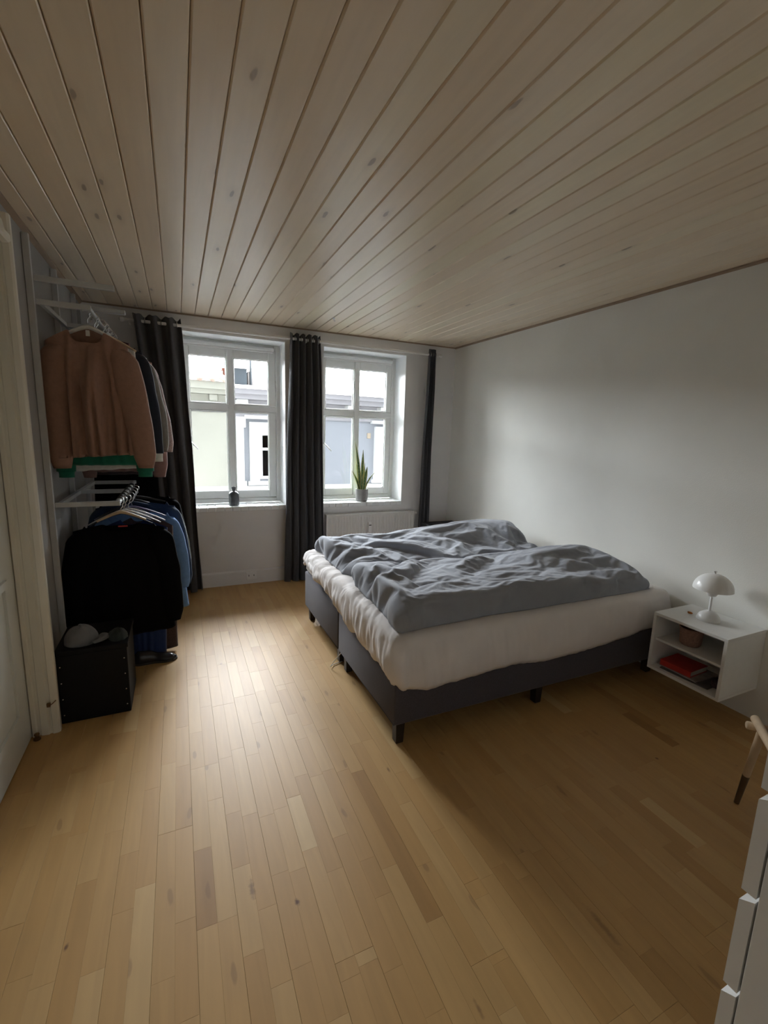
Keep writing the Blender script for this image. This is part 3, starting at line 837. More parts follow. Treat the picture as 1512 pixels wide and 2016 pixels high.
mb.f.append(tuple(range((len(rings) - 1) * NP, len(rings) * NP)))
mb.build('sheet', 'sheet', bed, smooth=True)
MB().tube([(BX0 + .08, BM - .045, .30), (BX0 + .03, BM - .04, .14), (BX0 - .035, BM - .02, .055), (BX0 - .05, BM - .0, .012), (BX0 - .02, BM + .03, .006), (BX0 + .15, BM + .08, .006)], .0028, 8).build('power_cord', 'plastic', bed, smooth=True)

# duvets: puffy shapes with folds running along the bed
def sstep(a, b, x):
    t = max(0, min(1, (x - a) / (b - a))); return t * t * (3 - 2 * t)
def crease(x, y, z, w): return max(0.0, 1 - abs(nz(x, y, z)) / w) ** 1.4
def ridged(x, y, z): return 1 - 2 * abs(nz(x, y, z))
def duvet(name, label, x0f, x1f, y0f, y1f, hf, seed, wrinkle, nx=260, ny=150, r=.055):
    X = np.zeros((ny + 1, nx + 1)); Y = X.copy(); Z = X.copy(); EX = X.copy(); EY = X.copy()
    def mapd(t): return t + (0.5 - 0.5 * math.cos(PI * t) - t) * .45     # denser towards the edges
    def pr(d, rr):
        q = max(0.0, min(1.0, d / rr)); return math.sqrt(max(0, 1 - (1 - q) ** 2))
    for j in range(ny + 1):
        tj = mapd(j / ny); ya = lerp(y0f(1.8), y1f(1.8), tj)
        xa, xb = x0f(ya), x1f(ya)
        for i in range(nx + 1):
            x = lerp(xa, xb, mapd(i / nx)); y = lerp(y0f(x), y1f(x), tj)
            dx = min(x - xa, xb - x); dy = min(y - y0f(x), y1f(x) - y)
            edge = pr(dx, r * (.85 if x - xa < .3 else 1.5)) * pr(dy, r * (1.0 if y < 2.0 or y > 3.2 else .7))
            ein = min(1, max(dx, 0) / .05) * min(1, max(dy, 0) / .05)
            z = ZM + .004 + (hf(x, y) + wrinkle(x, y) * .45 * ein) * edge
            bul = (.040 if x - xa < .1 else .022) * math.sin(PI * min(1, edge)) * (1 if dx < .08 or y < 2.2 or y > 3.1 else .3)
            ox = (-1 if x - xa < xb - x else 1) * bul * (1 if dx < r else 0) * max(0, 1 - dx / r)
            oy = (-1 if y - y0f(x) < y1f(x) - y else 1) * bul * max(0, 1 - max(dy, 0) / r)
            X[j, i] = min(x + ox, XR - .012); Y[j, i] = y + oy; Z[j, i] = max(z, ZM + .0045)
            calm = .35 + .65 * min(1.0, max(dy, 0) / .09)
            EX[j, i] = (.34 + .75 * math.exp(-((x - xa) / .22) ** 2)) * calm; EY[j, i] = 1.0 * calm
    P = drape(X, Y, Z, EX, EY, seed)
    P[..., 2] = np.maximum(P[..., 2], ZM + .0045); P[..., 0] = np.minimum(P[..., 0], XR - .012)
    rows = [[tuple(p) for p in row] for row in P.tolist()]
    mb = MB(); mb.grid(rows)
    rim = [(0, i) for i in range(nx + 1)] + [(j, nx) for j in range(1, ny + 1)] + [(ny, i) for i in range(nx - 1, -1, -1)] + [(j, 0) for j in range(ny - 1, 0, -1)]
    mb.f.append(tuple(reversed([j * (nx + 1) + i for j, i in rim])))
    o = mb.build(name, 'duvet', None, smooth=True)
    return tag(o, label, 'duvet', 'grey duvets on the bed')
# loose cotton over soft filling: a small cloth solver that lets the surplus fabric buckle into folds
def resample(A, ny, nx):
    def r1(A, n, ax):
        m_ = A.shape[ax]; t_ = np.linspace(0, m_ - 1, n); i = np.clip(np.floor(t_).astype(int), 0, m_ - 2)
        sh = [1] * A.ndim; sh[ax] = n; f = (t_ - i).reshape(sh)
        p0, p1, p2, p3 = (np.take(A, np.clip(i + k, 0, m_ - 1), axis=ax) for k in (-1, 0, 1, 2))
        return p1 + .5 * f * (p2 - p0 + f * (2 * p0 - 5 * p1 + 4 * p2 - p3 + f * (3 * (p1 - p2) + p3 - p0)))
    return r1(r1(A, ny, 0), nx, 1)
def settle(B, rest, ex, ey, rs, steps, bend, amp, damp=.95, kf=.0003, soft=.05):
    ny, nx = B.shape[:2]
    def sm(a, n):
        for _ in range(n): a = (a + np.roll(a, 1, 0) + np.roll(a, -1, 0) + np.roll(a, 1, 1) + np.roll(a, -1, 1)) / 5
        return a / (np.abs(a).max() + 1e-9)
    P = B.copy()
    P[1:-1, 1:-1, 2] += amp * (sm(rs.randn(ny, nx), 2) + sm(rs.randn(ny, nx), 8))[1:-1, 1:-1]
    Lx = np.linalg.norm(np.diff(B, axis=1), axis=-1) * (1 + ex[:, :-1]); Ly = np.linalg.norm(np.diff(B, axis=0), axis=-1) * (1 + ey[:-1])
    Ld = np.sqrt(((Lx[:-1] + Lx[1:]) / 2) ** 2 + ((Ly[:, :-1] + Ly[:, 1:]) / 2) ** 2)
    W = np.ones((ny, nx)); W[0] = W[-1] = 0; W[:, 0] = W[:, -1] = 0
    Q = P.copy(); S = np.s_
    def solve(a, b, L, k, short):
        d = P[b] - P[a]; l = np.sqrt((d * d).sum(-1)) + 1e-9
        wa, wb = W[a], W[b]; e = (l - L) / l * k
        if short: e = np.minimum(e, 0)
        c = d * (e / (wa + wb + 1e-9))[..., None]
        P[a] += c * wa[..., None]; P[b] -= c * wb[..., None]
    C = []
    for s_ in (0, 1):
        k = (nx - s_) // 2; C.append((S[:, s_:s_ + 2 * k:2], S[:, s_ + 1:s_ + 2 * k:2], Lx[:, s_:s_ + 2 * k:2], 1., False))
        C.append((S[:-1, s_:s_ + 2 * k:2], S[1:, s_ + 1:s_ + 2 * k:2], Ld[:, s_:s_ + 2 * k:2], .4, False)); C.append((S[1:, s_:s_ + 2 * k:2], S[:-1, s_ + 1:s_ + 2 * k:2], Ld[:, s_:s_ + 2 * k:2], .4, False))
        k = (ny - s_) // 2; C.append((S[s_:s_ + 2 * k:2, :], S[s_ + 1:s_ + 2 * k:2, :], Ly[s_:s_ + 2 * k:2, :], 1., False))
    L2x = (Lx[:, :-1] + Lx[:, 1:]) * .995; L2y = (Ly[:-1] + Ly[1:]) * .995
    for s_ in range(4):
        C.append((S[:, s_:nx - 2:4], S[:, s_ + 2:nx:4], L2x[:, s_::4], bend, True)); C.append((S[s_:ny - 2:4, :], S[s_ + 2:ny:4, :], L2y[s_::4, :], bend, True))
    for it in range(steps):
        V = (P - Q) * damp; Q = P.copy(); P += V; P[..., 2] += kf * (rest - P[..., 2]) * W
        for c in C: solve(*c)
        P[..., 2] = np.maximum(P[..., 2], rest - soft)
    return P
def drape(X, Y, Z, ex, ey, seed):
    ny, nx = X.shape; P = None; rs = np.random.RandomState(int(seed))
    for (div, kx, ky, steps, bend, amp) in ((7, .034, .034, 400, .1, .02), (4, .014, .022, 160, .15, .003), (2, .010, .018, 90, .2, .0012), (1, .003, .006, 30, .2, .0005)):
        n1, n2 = ny // div, nx // div
        rest = resample(Z, n1, n2)
        B = np.stack([resample(X, n1, n2), resample(Y, n1, n2), rest], -1) if P is None else resample(P, n1, n2)
        P = settle(B, rest, resample(ex, n1, n2) * kx, resample(ey, n1, n2) * ky, rs, steps, bend, amp)
    P = resample(P, ny, nx)
    I = P[1:-1, 1:-1]; I[...] = I * .6 + .1 * (P[:-2, 1:-1] + P[2:, 1:-1] + P[1:-1, :-2] + P[1:-1, 2:])
    return P
def wr_near(x, y):
    q = y + .05 * nz(x * 2.1, y * 2.0, 4.0) - .16 * (x - 1.7) * sstep(2.0, 2.4, y) + .05 * math.sin(x * 2.2)
    a = ridged(x * .8 + 2.0, q * 3.4, 1.0); b = ridged(x * 1.7, q * 6.8 + x * 1.2, 8.0); c = ridged(x * 4.5 + q * 3, q * 13.0, 5.0)
    f = .62 + .5 * nz(x * 1.3, y * 2.2, 12.0)
    smoothfront = .25 + .75 * sstep(1.84, 2.02, y)
    t = (.034 * max(0, a) ** 2 + .020 * max(0, b) ** 2.4 * f * 1.4 + .007 * max(0, c) ** 3) * smoothfront
    # crinkles fanning out along the front shoulder
    t += .012 * max(0, ridged(x * 6 + y * 5, y * 3.0 - x, 3.0)) ** 2 * math.exp(-((y - 1.95) / .10) ** 2)
    t += .012 * max(0, ridged(y * 4.5, x * 2.2, 7.0)) ** 2 * (1 - sstep(1.02, 1.32, x))
    k = .35 + .65 * sstep(-.15, .25, nz(x * 1.9, y * 2.6, 51.0))
    t += (.013 * crease(x * 1.1 + 3, q * 4.4, 52.0, .16) + .008 * crease(x * 2.0 + q * 2.0, q * 6.5, 53.0, .20) * k + .006 * crease(x * 3.4 - q * 4.0, q * 7.0 + x * 2, 54.0, .22) * k) * smoothfront
    t += .010 * crease(y * 5.0 + x * 3, x * 4.0, 55.0, .22) * (1 - sstep(1.05, 1.5, x))
    return t - .016
def h_near(x, y):
    hL = interp([(1.81, .120), (1.90, .138), (2.1, .122), (2.35, .108), (2.55, .10), (2.68, .08)], y)
    hR = interp([(1.81, .050), (1.87, .080), (1.98, .108), (2.14, .142), (2.31, .188), (2.46, .140), (2.60, .048), (2.70, .025)], y)
    t = sstep(1.75, 2.55, x)
    return lerp(hL, hR, t) + .018 * nz(x * 2.2, y * 2.6, 2.0)
duvet('duvet', 'grey duvet on the near half of the bed, towards the nightstand',
      lambda y: .965 + .030 * nz(y * 5, 1.0) + .015 * nz(y * 14, 2.0) - .02 * sstep(2.3, 1.85, y) + .05 * sstep(2.5, 2.66, y), lambda y: 2.775 + .02 * nz(y * 4, 3.0) - .05 * sstep(2.4, 2.66, y),
      lambda x: 1.832 + .016 * nz(x * 3, 5.0) - .016 * sstep(1.2, 1.0, x), lambda x: 2.655 + .030 * nz(x * 3.5, 7.0), h_near, 3, wr_near)
def wr_far(x, y):
    q = y + .07 * nz(x * 1.8, y * 2.0, 14.0) + .10 * math.sin(x * 1.7 + .4)
    a = ridged(x * .8 + 5.0, q * 3.3, 21.0); b = ridged(x * 1.9, q * 6.6 - x * 1.6, 28.0); c = ridged(x * 5.0 - q * 3, q * 13.0, 25.0)
    f = .6 + .6 * nz(x * 1.5, y * 2.2, 32.0)
    t = .034 * max(0, a) ** 2 + .022 * max(0, b) ** 2.4 * f * 1.4 + .007 * max(0, c) ** 3
    t += .013 * max(0, ridged(y * 4.5 + x, x * 2.2, 27.0)) ** 2 * (1 - sstep(1.05, 1.40, x))
    # steep creases below the pillow hump
    t += .018 * max(0, ridged(x * 7.0 + y * 1.5, y * 2.2, 41.0)) ** 2 * sstep(2.0, 2.3, x) * sstep(2.75, 2.95, y)
    k = .4 + .6 * sstep(-.2, .2, nz(x * 1.9, y * 2.6, 61.0))
    t += .013 * crease(x * 1.1 + 3, q * 4.4, 62.0, .16) + .009 * crease(x * 2.2 - q * 2.0, q * 6.5, 63.0, .20) * k + .007 * crease(x * 3.6 + q * 4.0, q * 7.0 - x * 2, 64.0, .22) * k
    t += .012 * crease(y * 5.0 + x * 3, x * 4.0, 65.0, .22) * (1 - sstep(1.05, 1.5, x))
    return t - .018
def h_far(x, y):
    hL = interp([(2.66, .055), (2.78, .085), (3.0, .100), (3.3, .105), (3.45, .075)], y)
    hR = interp([(2.66, .028), (2.78, .036), (2.92, .075), (3.05, .150), (3.2, .215), (3.34, .200), (3.45, .13)], y)
    t = interp([(1.5, 0), (2.1, .42), (2.45, .85), (2.62, 1), (2.75, .85)], x)
    return lerp(hL, hR, t) + .016 * nz(x * 2.2, y * 2.6, 9.0)
duvet('duvet', 'grey duvet on the far half of the bed, towards the window',
      lambda y: .985 + .030 * nz(y * 5, 11.0) + .014 * nz(y * 13, 12.0) + .05 * sstep(2.80, 2.68, y), lambda y: 2.79 + .02 * nz(y * 4, 13.0) - .04 * sstep(2.9, 2.68, y),
      lambda x: 2.668 + .030 * nz(x * 3.5, 7.0), lambda x: 3.455 + .02 * nz(x * 3, 15.0), h_far, 8, wr_far)

# dark chest in the corner behind the bed
dk = thing('storage_box', 'dark navy storage box in the corner behind the bed', 'box', (2.70, 4.25, 0))
M['navy_box'] = simple('dark_navy_fabric', (0.018, 0.022, 0.032), 0.75, var=.2, scale=50)
MB().cbox(2.50, 2.90, 4.06, 4.40, .002, .525, .02).build('body', 'navy_box', dk, smooth=True, angle=50)
MB().cbox(2.49, 2.91, 4.05, 4.41, .527, .572, .015).build('lid', 'navy_box', dk, smooth=True, angle=50)

# ================================================================== NIGHTSTAND
NX0, NX1, NY0, NY1, NZ0, NZ1 = 2.575, XR - .002, 1.248, 1.655, .188, .545
ns = thing('nightstand', 'white open cube nightstand hung on the wall beside the bed', 'nightstand', ((NX0 + NX1) / 2, (NY0 + NY1) / 2, NZ0))
t = .017
MB().cbox(NX0, NX1, NY0, NY1, NZ1 - t, NZ1, .0015).build('top_panel', 'lacquer', ns)
MB().cbox(NX0, NX1, NY0, NY1, NZ0, NZ0 + t, .0015).build('bottom_panel', 'lacquer', ns)
for y in (NY0, NY1 - t): MB().cbox(NX0, NX1, y, y + t, NZ0 + t, NZ1 - t, .0015).build('side_panel', 'lacquer', ns)
MB().box(NX1 - .008, NX1, NY0 + t, NY1 - t, NZ0 + t, NZ1 - t).build('back_panel', 'lacquer', ns)
SHZ = .383
MB().cbox(NX0 + .022, NX1 - .008, NY0 + t, NY1 - t, SHZ - .014, SHZ, .0015).build('shelf', 'lacquer', ns)

lc = (2.762, 1.458)
lz = NZ1
lamp = thing('table_lamp', 'white dome table lamp on the nightstand', 'lamp', (lc[0], lc[1], lz))
MB().lathe([(.001, 0), (.058, 0), (.0595, .006), (.056, .020), (.046, .036), (.030, .048), (.012, .054), (.008, .056)], (lc[0], lc[1], lz), 40).build('base', 'lamp', lamp, smooth=True, angle=50)
MB().lathe([(.0075, .054), (.0065, .060), (.0065, .215), (.0065, .235)], (lc[0], lc[1], lz), 16).build('stem', 'lamp', lamp, smooth=True)
R_ = .098; prof = []
for k in range(15): a = PI / 2 * k / 14; prof.append((R_ * math.cos(a) + .001, .185 + .092 * math.sin(a)))
inner = [(r_ - .003 if r_ > .004 else .001, z_ - .003) for r_, z_ in reversed(prof)]
inner[-1] = (prof[0][0] - .003, prof[0][1])
sh = MB().lathe(list(prof) + inner + [prof[0]], (lc[0], lc[1], lz), 48).build('shade', 'lamp', lamp, smooth=True, angle=50)
MB().lathe([(.004, .277), (.004, .285), (.007, .287), (.007, .292), (.001, .294)], (lc[0], lc[1], lz), 14).build('finial', 'chrome', sh, smooth=True, angle=50)
MB().lathe([(.001, .14), (.020, .145), (.030, .165), (.027, .19), (.01, .21), (.0075, .215)], (lc[0], lc[1], lz), 24).build('inner_dome', 'lamp', lamp, smooth=True, angle=60)

M['orange'] = simple('orange_foam', (0.62, 0.20, 0.02), 0.6, var=.1)
tag(MB().lathe([(.001, 0), (.006, .001), (.008, .006), (.006, .011), (.001, .012)], (2.752, 1.555, NZ1 + .0005), 14, sx=.8, sy=2.0).build('ear_plug', 'orange', smooth=True), 'small orange foam plug lying on the nightstand beside the lamp', 'ear plug')

# things inside the nightstand
M['basket'] = simple('pink_brown_weave', (0.30, 0.17, 0.13), 0.9, var=.3, scale=90, bump=.6, bscale=180)
bk = thing('basket', 'round pinkish brown basket on the upper shelf of the nightstand', 'basket', (2.70, 1.50, SHZ))
MB().lathe([(.001, .002), (.048, .002), (.054, .01), (.060, .08), (.062, .098), (.064, .100), (.064, .106), (.058, .106), (.055, .09), (.046, .012), (.001, .010)], (2.70, 1.50, SHZ), 32).build('body', 'basket', bk, smooth=True, angle=50)
rm = MB().tube([(2.70 + .062 * math.cos(k * PI / 16), 1.50 + .062 * math.sin(k * PI / 16), SHZ + .103) for k in range(33)], .0045, 8, cap=False); rm.build('rim', 'basket', bk, smooth=True)
def book(name, label, cat, x0, x1, y0, y1, z0, z1, mat, rot, pages='white_cotton', group=None):
    cx_, cy_ = (x0 + x1) / 2, (y0 + y1) / 2
    rt_ = thing(name, label, cat, (cx_, cy_, z0), group)
    tc = min(.0025, (z1 - z0) * .2)
    def rotd(mb):
        c_, s_ = math.cos(rot), math.sin(rot)
        mb.v = [(cx_ + (a - cx_) * c_ - (b - cy_) * s_, cy_ + (a - cx_) * s_ + (b - cy_) * c_, z) for a, b, z in mb.v]; return mb
    rotd(MB().cbox(x0, x1, y0, y1, z1 - tc, z1, tc * .3).box(x0, x1, y0, y1, z0, z0 + tc).box(x0, x0 + tc, y0, y1, z0 + tc, z1 - tc)).build('cover', mat, rt_)
    rotd(MB().box(x0 + tc, x1 - .004, y0 + .004, y1 - .004, z0 + tc, z1 - tc)).build('pages', pages, rt_)
    return rt_
M['red'] = simple('red_cover', (0.42, 0.022, 0.014), 0.5, var=.1)
M['mag'] = simple('glossy_magazine', (0.30, 0.27, 0.26), 0.35, var=.5, scale=22)
M['mag2'] = simple('dark_magazine', (0.10, 0.09, 0.09), 0.35, var=.6, scale=18)
zf = NZ0 + t
book('magazine', 'dark glossy magazine at the bottom of the pile in the nightstand', 'magazine', 2.61, 2.83, 1.335, 1.60, zf + .0005, zf + .0075, 'mag2', .06, group='magazines in the nightstand')
book('magazine', 'pale glossy magazine beneath the red book in the nightstand', 'magazine', 2.62, 2.83, 1.39, 1.625, zf + .008, zf + .015, 'mag', -.03, group='magazines in the nightstand')
book('book', 'thick red book lying in the lower shelf of the nightstand', 'book', 2.622, 2.80, 1.435, 1.61, zf + .0155, zf + .050, 'red', .05)
M['plum'] = simple('plum_fabric', (0.045, 0.022, 0.032), 0.8, var=.4, scale=60)
sp = thing('hair_tie', 'dark plum scrunchie in the right of the nightstand', 'scrunchie', (2.70, 1.315, zf + .001))
ring = []
for k in range(49):
    a = 2 * PI * k / 48
    ring.append((2.70 + .024 * math.cos(a), 1.315 + .024 * math.sin(a), zf + .036 + .003 * math.sin(9 * a)))
MB().tube(ring, [.014 + .0028 * math.sin(k * 2.6) for k in range(49)], 12, cap=False).build('fabric', 'plum', sp, smooth=True)
MB().tube([(a, b, c_ - .018) for a, b, c_ in ring], [.015 + .0028 * math.sin(k * 1.9) for k in range(49)], 12, cap=False).build('fabric', 'plum', sp, smooth=True)

# ================================================================== DRESSER (its left side faces the camera)
DX0, DX1, DYB, DYF = .850, 1.65, -.14, .305
DZT = 1.232
dr = thing('dresser', 'tall white chest of drawers seen from its side in the near right corner', 'dresser', ((DX0 + DX1) / 2, (DYB + DYF) / 2, 0))
MB().cbox(DX0, DX0 + .018, DYB, DYF, 0, DZT - .02, .001).build('side_panel', 'lacquer', dr)
MB().cbox(DX1 - .018, DX1, DYB, DYF, 0, DZT - .02, .001).build('side_panel', 'lacquer', dr)
MB().cbox(DX0, DX1, DYB, DYF + .028, DZT - .0195, DZT, .001).build('top_panel', 'lacquer', dr)
MB().box(DX0 + .018, DX1 - .018, DYB, DYB + .008, .03, DZT - .02).build('back_panel', 'lacquer', dr)
MB().box(DX0 + .018, DX1 - .018, DYF - .05, DYF - .032, 0, .06).build('plinth', 'lacquer', dr)
nd = 6; dh = (1.195 - .015) / nd
for i in range(nd):
    z0 = .012 + i * dh; z1 = z0 + dh - .008
    f = MB().prism([(DYF + .004, z0), (DYF + .026, z0), (DYF + .026, z1 - .014), (DYF + .004, z1)], 'x', DX0 + .001, DX1 - .001)
    fo = f.build('drawer_front', 'lacquer', dr, fixn=True)
    if i == 0 or True:
        MB().box(DX0 + .03, DX1 - .03, DYB + .03, DYF + .003, z0 + .02, z0 + .12).build('drawer_box', 'lacquer', fo)

# ================================================================== CHAIR at the right edge
ch = thing('chair', 'pale wooden chair with a dark plum cushion, mostly beyond the right edge', 'chair', (2.42, .72, 0))
SZ = .425
A_, B_ = Vector((-.76, -.65)), Vector((.65, -.76))
C_ = Vector((2.125, .878))
corners = {'fl': C_, 'fr': C_ + A_ * .40, 'bl': C_ + B_ * .40, 'br': C_ + A_ * .40 + B_ * .40}
M['plum_cushion'] = simple('plum_wool', (0.060, 0.030, 0.050), 0.9, var=.2, scale=120, bump=.3)
M['leg_shade'] = simple('shaded_leg_wood', (0.085, 0.05, 0.026), .5)  # shade on the lower leg, put into its colour
def rail(a, b, r=.0165, z=SZ, ov=.035):
    A, B = Vector((*a, z)), Vector((*b, z)); d = (B - A).normalized()
    return MB().tube([A - d * ov, A - d * (ov - .004), B + d * (ov - .004), B + d * ov], [r * .8, r, r, r * .8], 14)
for n_, a, b in (('seat_rail', 'fl', 'fr'), ('seat_rail', 'fl', 'bl'), ('seat_rail', 'fr', 'br'), ('seat_rail', 'bl', 'br')):
    rail(corners[a], corners[b], z=SZ - (.0 if a == 'fl' and b == 'fr' else .02)).build(n_, 'pale_wood', ch, smooth=True, angle=50)
cc_ = C_ + (A_ + B_) * .20
for k, q_ in corners.items():
    back = k[0] == 'b'
    out_a = -A_ if k[1] == 'l' else A_
    tp_ = q_ - out_a * .055
    ft_ = q_ + out_a * .060
    T_ = Vector((tp_.x, tp_.y, SZ - .012)); F_ = Vector((ft_.x, ft_.y, 0.0)); mid = F_.lerp(T_, .42)
    ext = [(tp_.x + B_.x * .05, tp_.y + B_.y * .05, .80)] if back else []
    lg = MB().tube([mid, T_] + ext, [.0135, .0155] + ([.012] if back else []), 12).build('leg', 'pale_wood', ch, smooth=True, angle=50)
    MB().tube([F_, mid], [.010, .0136], 12).build('leg_shaded_end', 'leg_shade', lg, smooth=True, angle=50)
p0, p1 = corners['bl'] + B_ * .05, corners['br'] + B_ * .05
MB().tube([(*p0, .77), (*(p0.lerp(p1, .5) + B_ * .03), .79), (*p1, .77)], .03, 12, flat=.5).build('backrest', 'pale_wood', ch, smooth=True)
cu = MB().cbox(-.16, .16, -.16, .16, SZ + .020, SZ + .065, .02)
cu.v = [(cc_.x + A_.x * a + B_.x * b, cc_.y + A_.y * a + B_.y * b, z) for a, b, z in cu.v]
cu.build('cushion', 'plum_cushion', ch, smooth=True, angle=70)

# ================================================================== CLOTHES RACK
URX, LRX = -.415, -.340          # x of the upper and the lower clothes rod
URZ, LRZ = 2.180, 1.095
rk = thing('clothes_rack', 'grey-white wall-mounted clothes rack with upper and lower hanging frames', 'clothes rack', (XL, 3.6, 0))
for y in (3.035, 3.62, 4.20):
    u = MB().cbox(XL + .002, XL + .032, y - .012, y + .012, .20, 2.50, .002)
    for i in range(0): pass
    u.build('upright', 'rack', rk)
for (z, xr, tip) in ((URZ, URX, 'upper'), (LRZ, LRX, 'lower')):
    for y in (3.06, 3.645, 4.225):
        MB().cbox(XL + .032, xr + .012, y - .010, y + .010, z - .014, z + .014, .002).build('arm', 'rack', rk)
    MB().cbox(XL + .040, XL + .062, 3.07, 4.235, z - .012, z + .012, .002).build('wall_rail', 'rack', rk)
    MB().tube([(xr, 3.045, z), (xr, 4.24 if tip == 'lower' else 4.36, z)], .0125, 14).build('rod', 'rack', rk, smooth=True, angle=50)
MB().cbox(XL + .032, -.285, 3.05, 3.07, 2.282, 2.312, .003).build('arm', 'rack', rk)
MB().cbox(XL + .032, -.285, 3.635, 3.655, 2.282, 2.312, .003).build('arm', 'rack', rk)

def hanger(label, cx_, y, zr, mat, wid=.205, drop=.085, neck=.082, thick=.013, hook='chrome', group='hangers on the rack', r=.0035, tilt=0.0):
    """hook over the rod at height zr, shoulders below"""
    zn = zr - neck
    rt_ = thing('hanger', label, 'hanger', (cx_, y, zn), group)
    pts = []
    for k in range(11):
        a = PI * (1.15 - 1.5 * k / 10) 
        pts.append((cx_ + .020 * math.cos(a), y, zr + .0 + .020 * math.sin(a)))
    end = pts[-1]
    pts += [(cx_ + .012, y, zr - .030), (cx_, y, zr - .045), (cx_, y, zn + .002)]
    MB().tube(pts, r, 8).build('hook', hook, rt_, smooth=True)
    arm = []; n = 20
    P = []
    for k in range(n + 1):
        u = -1 + 2 * k / n
        x = cx_ + u * wid
        z = zn - drop * (abs(u) ** 1.35) + .006 * (1 - abs(u))
        P.append(Vector((x, y + .02 * u * u * 0 + .018 * abs(u) ** 2, z)))
    MB().tube(P, [thick * lerp(1.25, .8, abs(-1 + 2 * k / n)) for k in range(n + 1)], 10, flat=.6).build('shoulders', mat, rt_, smooth=True)
    return rt_

def fold(u, v, seed, a):
    return a * (nz(u * 3.2, v * .8, seed) * .9 + nz(u * 7.5 + v * .5, v * 1.1, seed + 4) * .55) * min(1, v * 2.2 + .1)

def garment(name, label, cat, group, mat, cx_, y, zs, hw_sh, drop, hw_hem, zhem, depth, neck=(.075, .10, .02), sleeve=None, cuff=None, seed=1, fa=.012, hem_tilt=0.0, waist=1.0, nu=44, nv=46, extra=None, collar=None, grooves=()):
    """zs: height of the neck point. sleeve = (z_cuff, x_out, r_top, r_low)"""
    root = thing(name, label, cat, (cx_, y, zhem), group)
    nw, nd_front, nd_back = neck
    def hw(v): return lerp(hw_sh, hw_hem, v ** .8) * (1 - (1 - waist) * math.sin(PI * v))
    def ztop(u, front):
        z = zs - drop * abs(u) ** 1.25
        x = abs(u) * hw_sh
        if x < nw:
            k = math.sqrt(max(0, 1 - (x / nw) ** 2)); z -= (nd_front if front else nd_back) * k
        return z
    rows = []
    for j in range(nv + 1):
        v = j / nv; row = []
        for side in (1, -1):                   # front first, then back in return
            for i in range(nu):
                u = -1 + 2 * i / nu if side == 1 else 1 - 2 * i / nu
                front = side == 1
                zt = ztop(u, front); zh = zhem + hem_tilt * u + .006 * nz(u * 4, 1.0, seed)
                z = lerp(zt, zh, v)
                th = depth * (math.sqrt(max(0, 1 - u * u)) ** .8) * (.40 + .60 * sstep(0, .35, v))
                f = fold(u, v, seed + (0 if front else 30), fa if front else fa * .3) * (1 - abs(u) ** 6)
                if front:
                    for (gu, gw, gd, gv) in grooves:
                        f += gd * math.exp(-((u - gu - .06 * (v - gv)) / gw) ** 2) * sstep(gv, gv + .3, v)
                yy = y + (-(th) + f if front else th * .8 + f)
                xx = cx_ + u * hw(v) + .35 * f * abs(u)
                row.append((xx, yy, z))
        rows.append(row)
    mb = MB(); mb.grid(rows, closed=True)
    mb.build('body', mat, root, smooth=True)
    # hem fold
    hem = MB(); last = rows[-1]
    inn = [(cx_ + (p[0] - cx_) * .96, y + (p[1] - y) * .80, p[2] + .02) for p in last]
    low = [(p[0], p[1], p[2] - .003) for p in last]
    hem.grid([[(p[0], p[1], p[2] + .012) for p in [(cx_ + (q[0] - cx_) * 1.004, y + (q[1] - y) * 1.03, q[2]) for q in last]], low, inn], closed=True)
    hem.build('hem', mat, root, smooth=True)
    if sleeve:
        zc, xo, r0, r1 = sleeve[:4]
        for s in (-1, 1):
            sx = cx_ + s * (hw_sh - r0 * .62); sz = zs - drop - r0 * .35
            ex = cx_ + s * xo
            if ex < XL + r1 + .014: ex = XL + r1 + .014
            if sx < XL + r0 + .02: sx = XL + r0 + .02
            ns_ = 26; rws = []
            for j in range(ns_ + 1):
                t_ = j / ns_
                c_ = Vector((lerp(sx, ex, t_ ** 1.2) + s * .022 * math.sin(PI * t_), y - .012 * t_, lerp(sz + .035, zc, t_)))
                rr_ = lerp(r0, r1, t_) * (1 + .10 * math.sin(PI * t_))
                if t_ > .9 and cuff is None: rr_ *= lerp(1, .72, (t_ - .9) / .1)
                rr_ *= (.18, .62, .88)[j] if j < 3 else 1
                rws.append([(c_.x + rr_ * math.cos(a) * (1 + .10 * nz(math.cos(a) * 1.5 + seed, t_ * 5, s)), c_.y + rr_ * .62 * math.sin(a) * (1 + .16 * nz(math.sin(a) * 2 + seed, t_ * 6, s + 3)),
                             c_.z + (0.02 * -s * math.cos(a) if j == 0 else 0)) for a in [2 * PI * k / 22 for k in range(22)]])
            sm = MB(); sm.grid(rws, closed=True); sm.f.append(tuple(range(22))); sm.f.append(tuple(reversed(range(ns_ * 22, ns_ * 22 + 22))))
            so_ = sm.build('sleeve', mat, root, smooth=True)
            if cuff:
                cm, ch_ = cuff
                cb = Vector((ex, y - .012, zc)); k_ = r1 * .86
                cc = MB(); cc.grid([[(cb.x + q * k_ * math.cos(a), cb.y + q * k_ * .66 * math.sin(a), cb.z + dz) for a in [2 * PI * k / 22 for k in range(22)]] for q, dz in ((.98, .012), (1.0, 0), (.95, -ch_ * .5), (.98, -ch_), (.80, -ch_), (.78, 0))], closed=True)
                cc.build('cuff', cm, so_, smooth=True)
    return root
GU, GL = 'clothes on the upper rail', 'clothes on the lower rail'
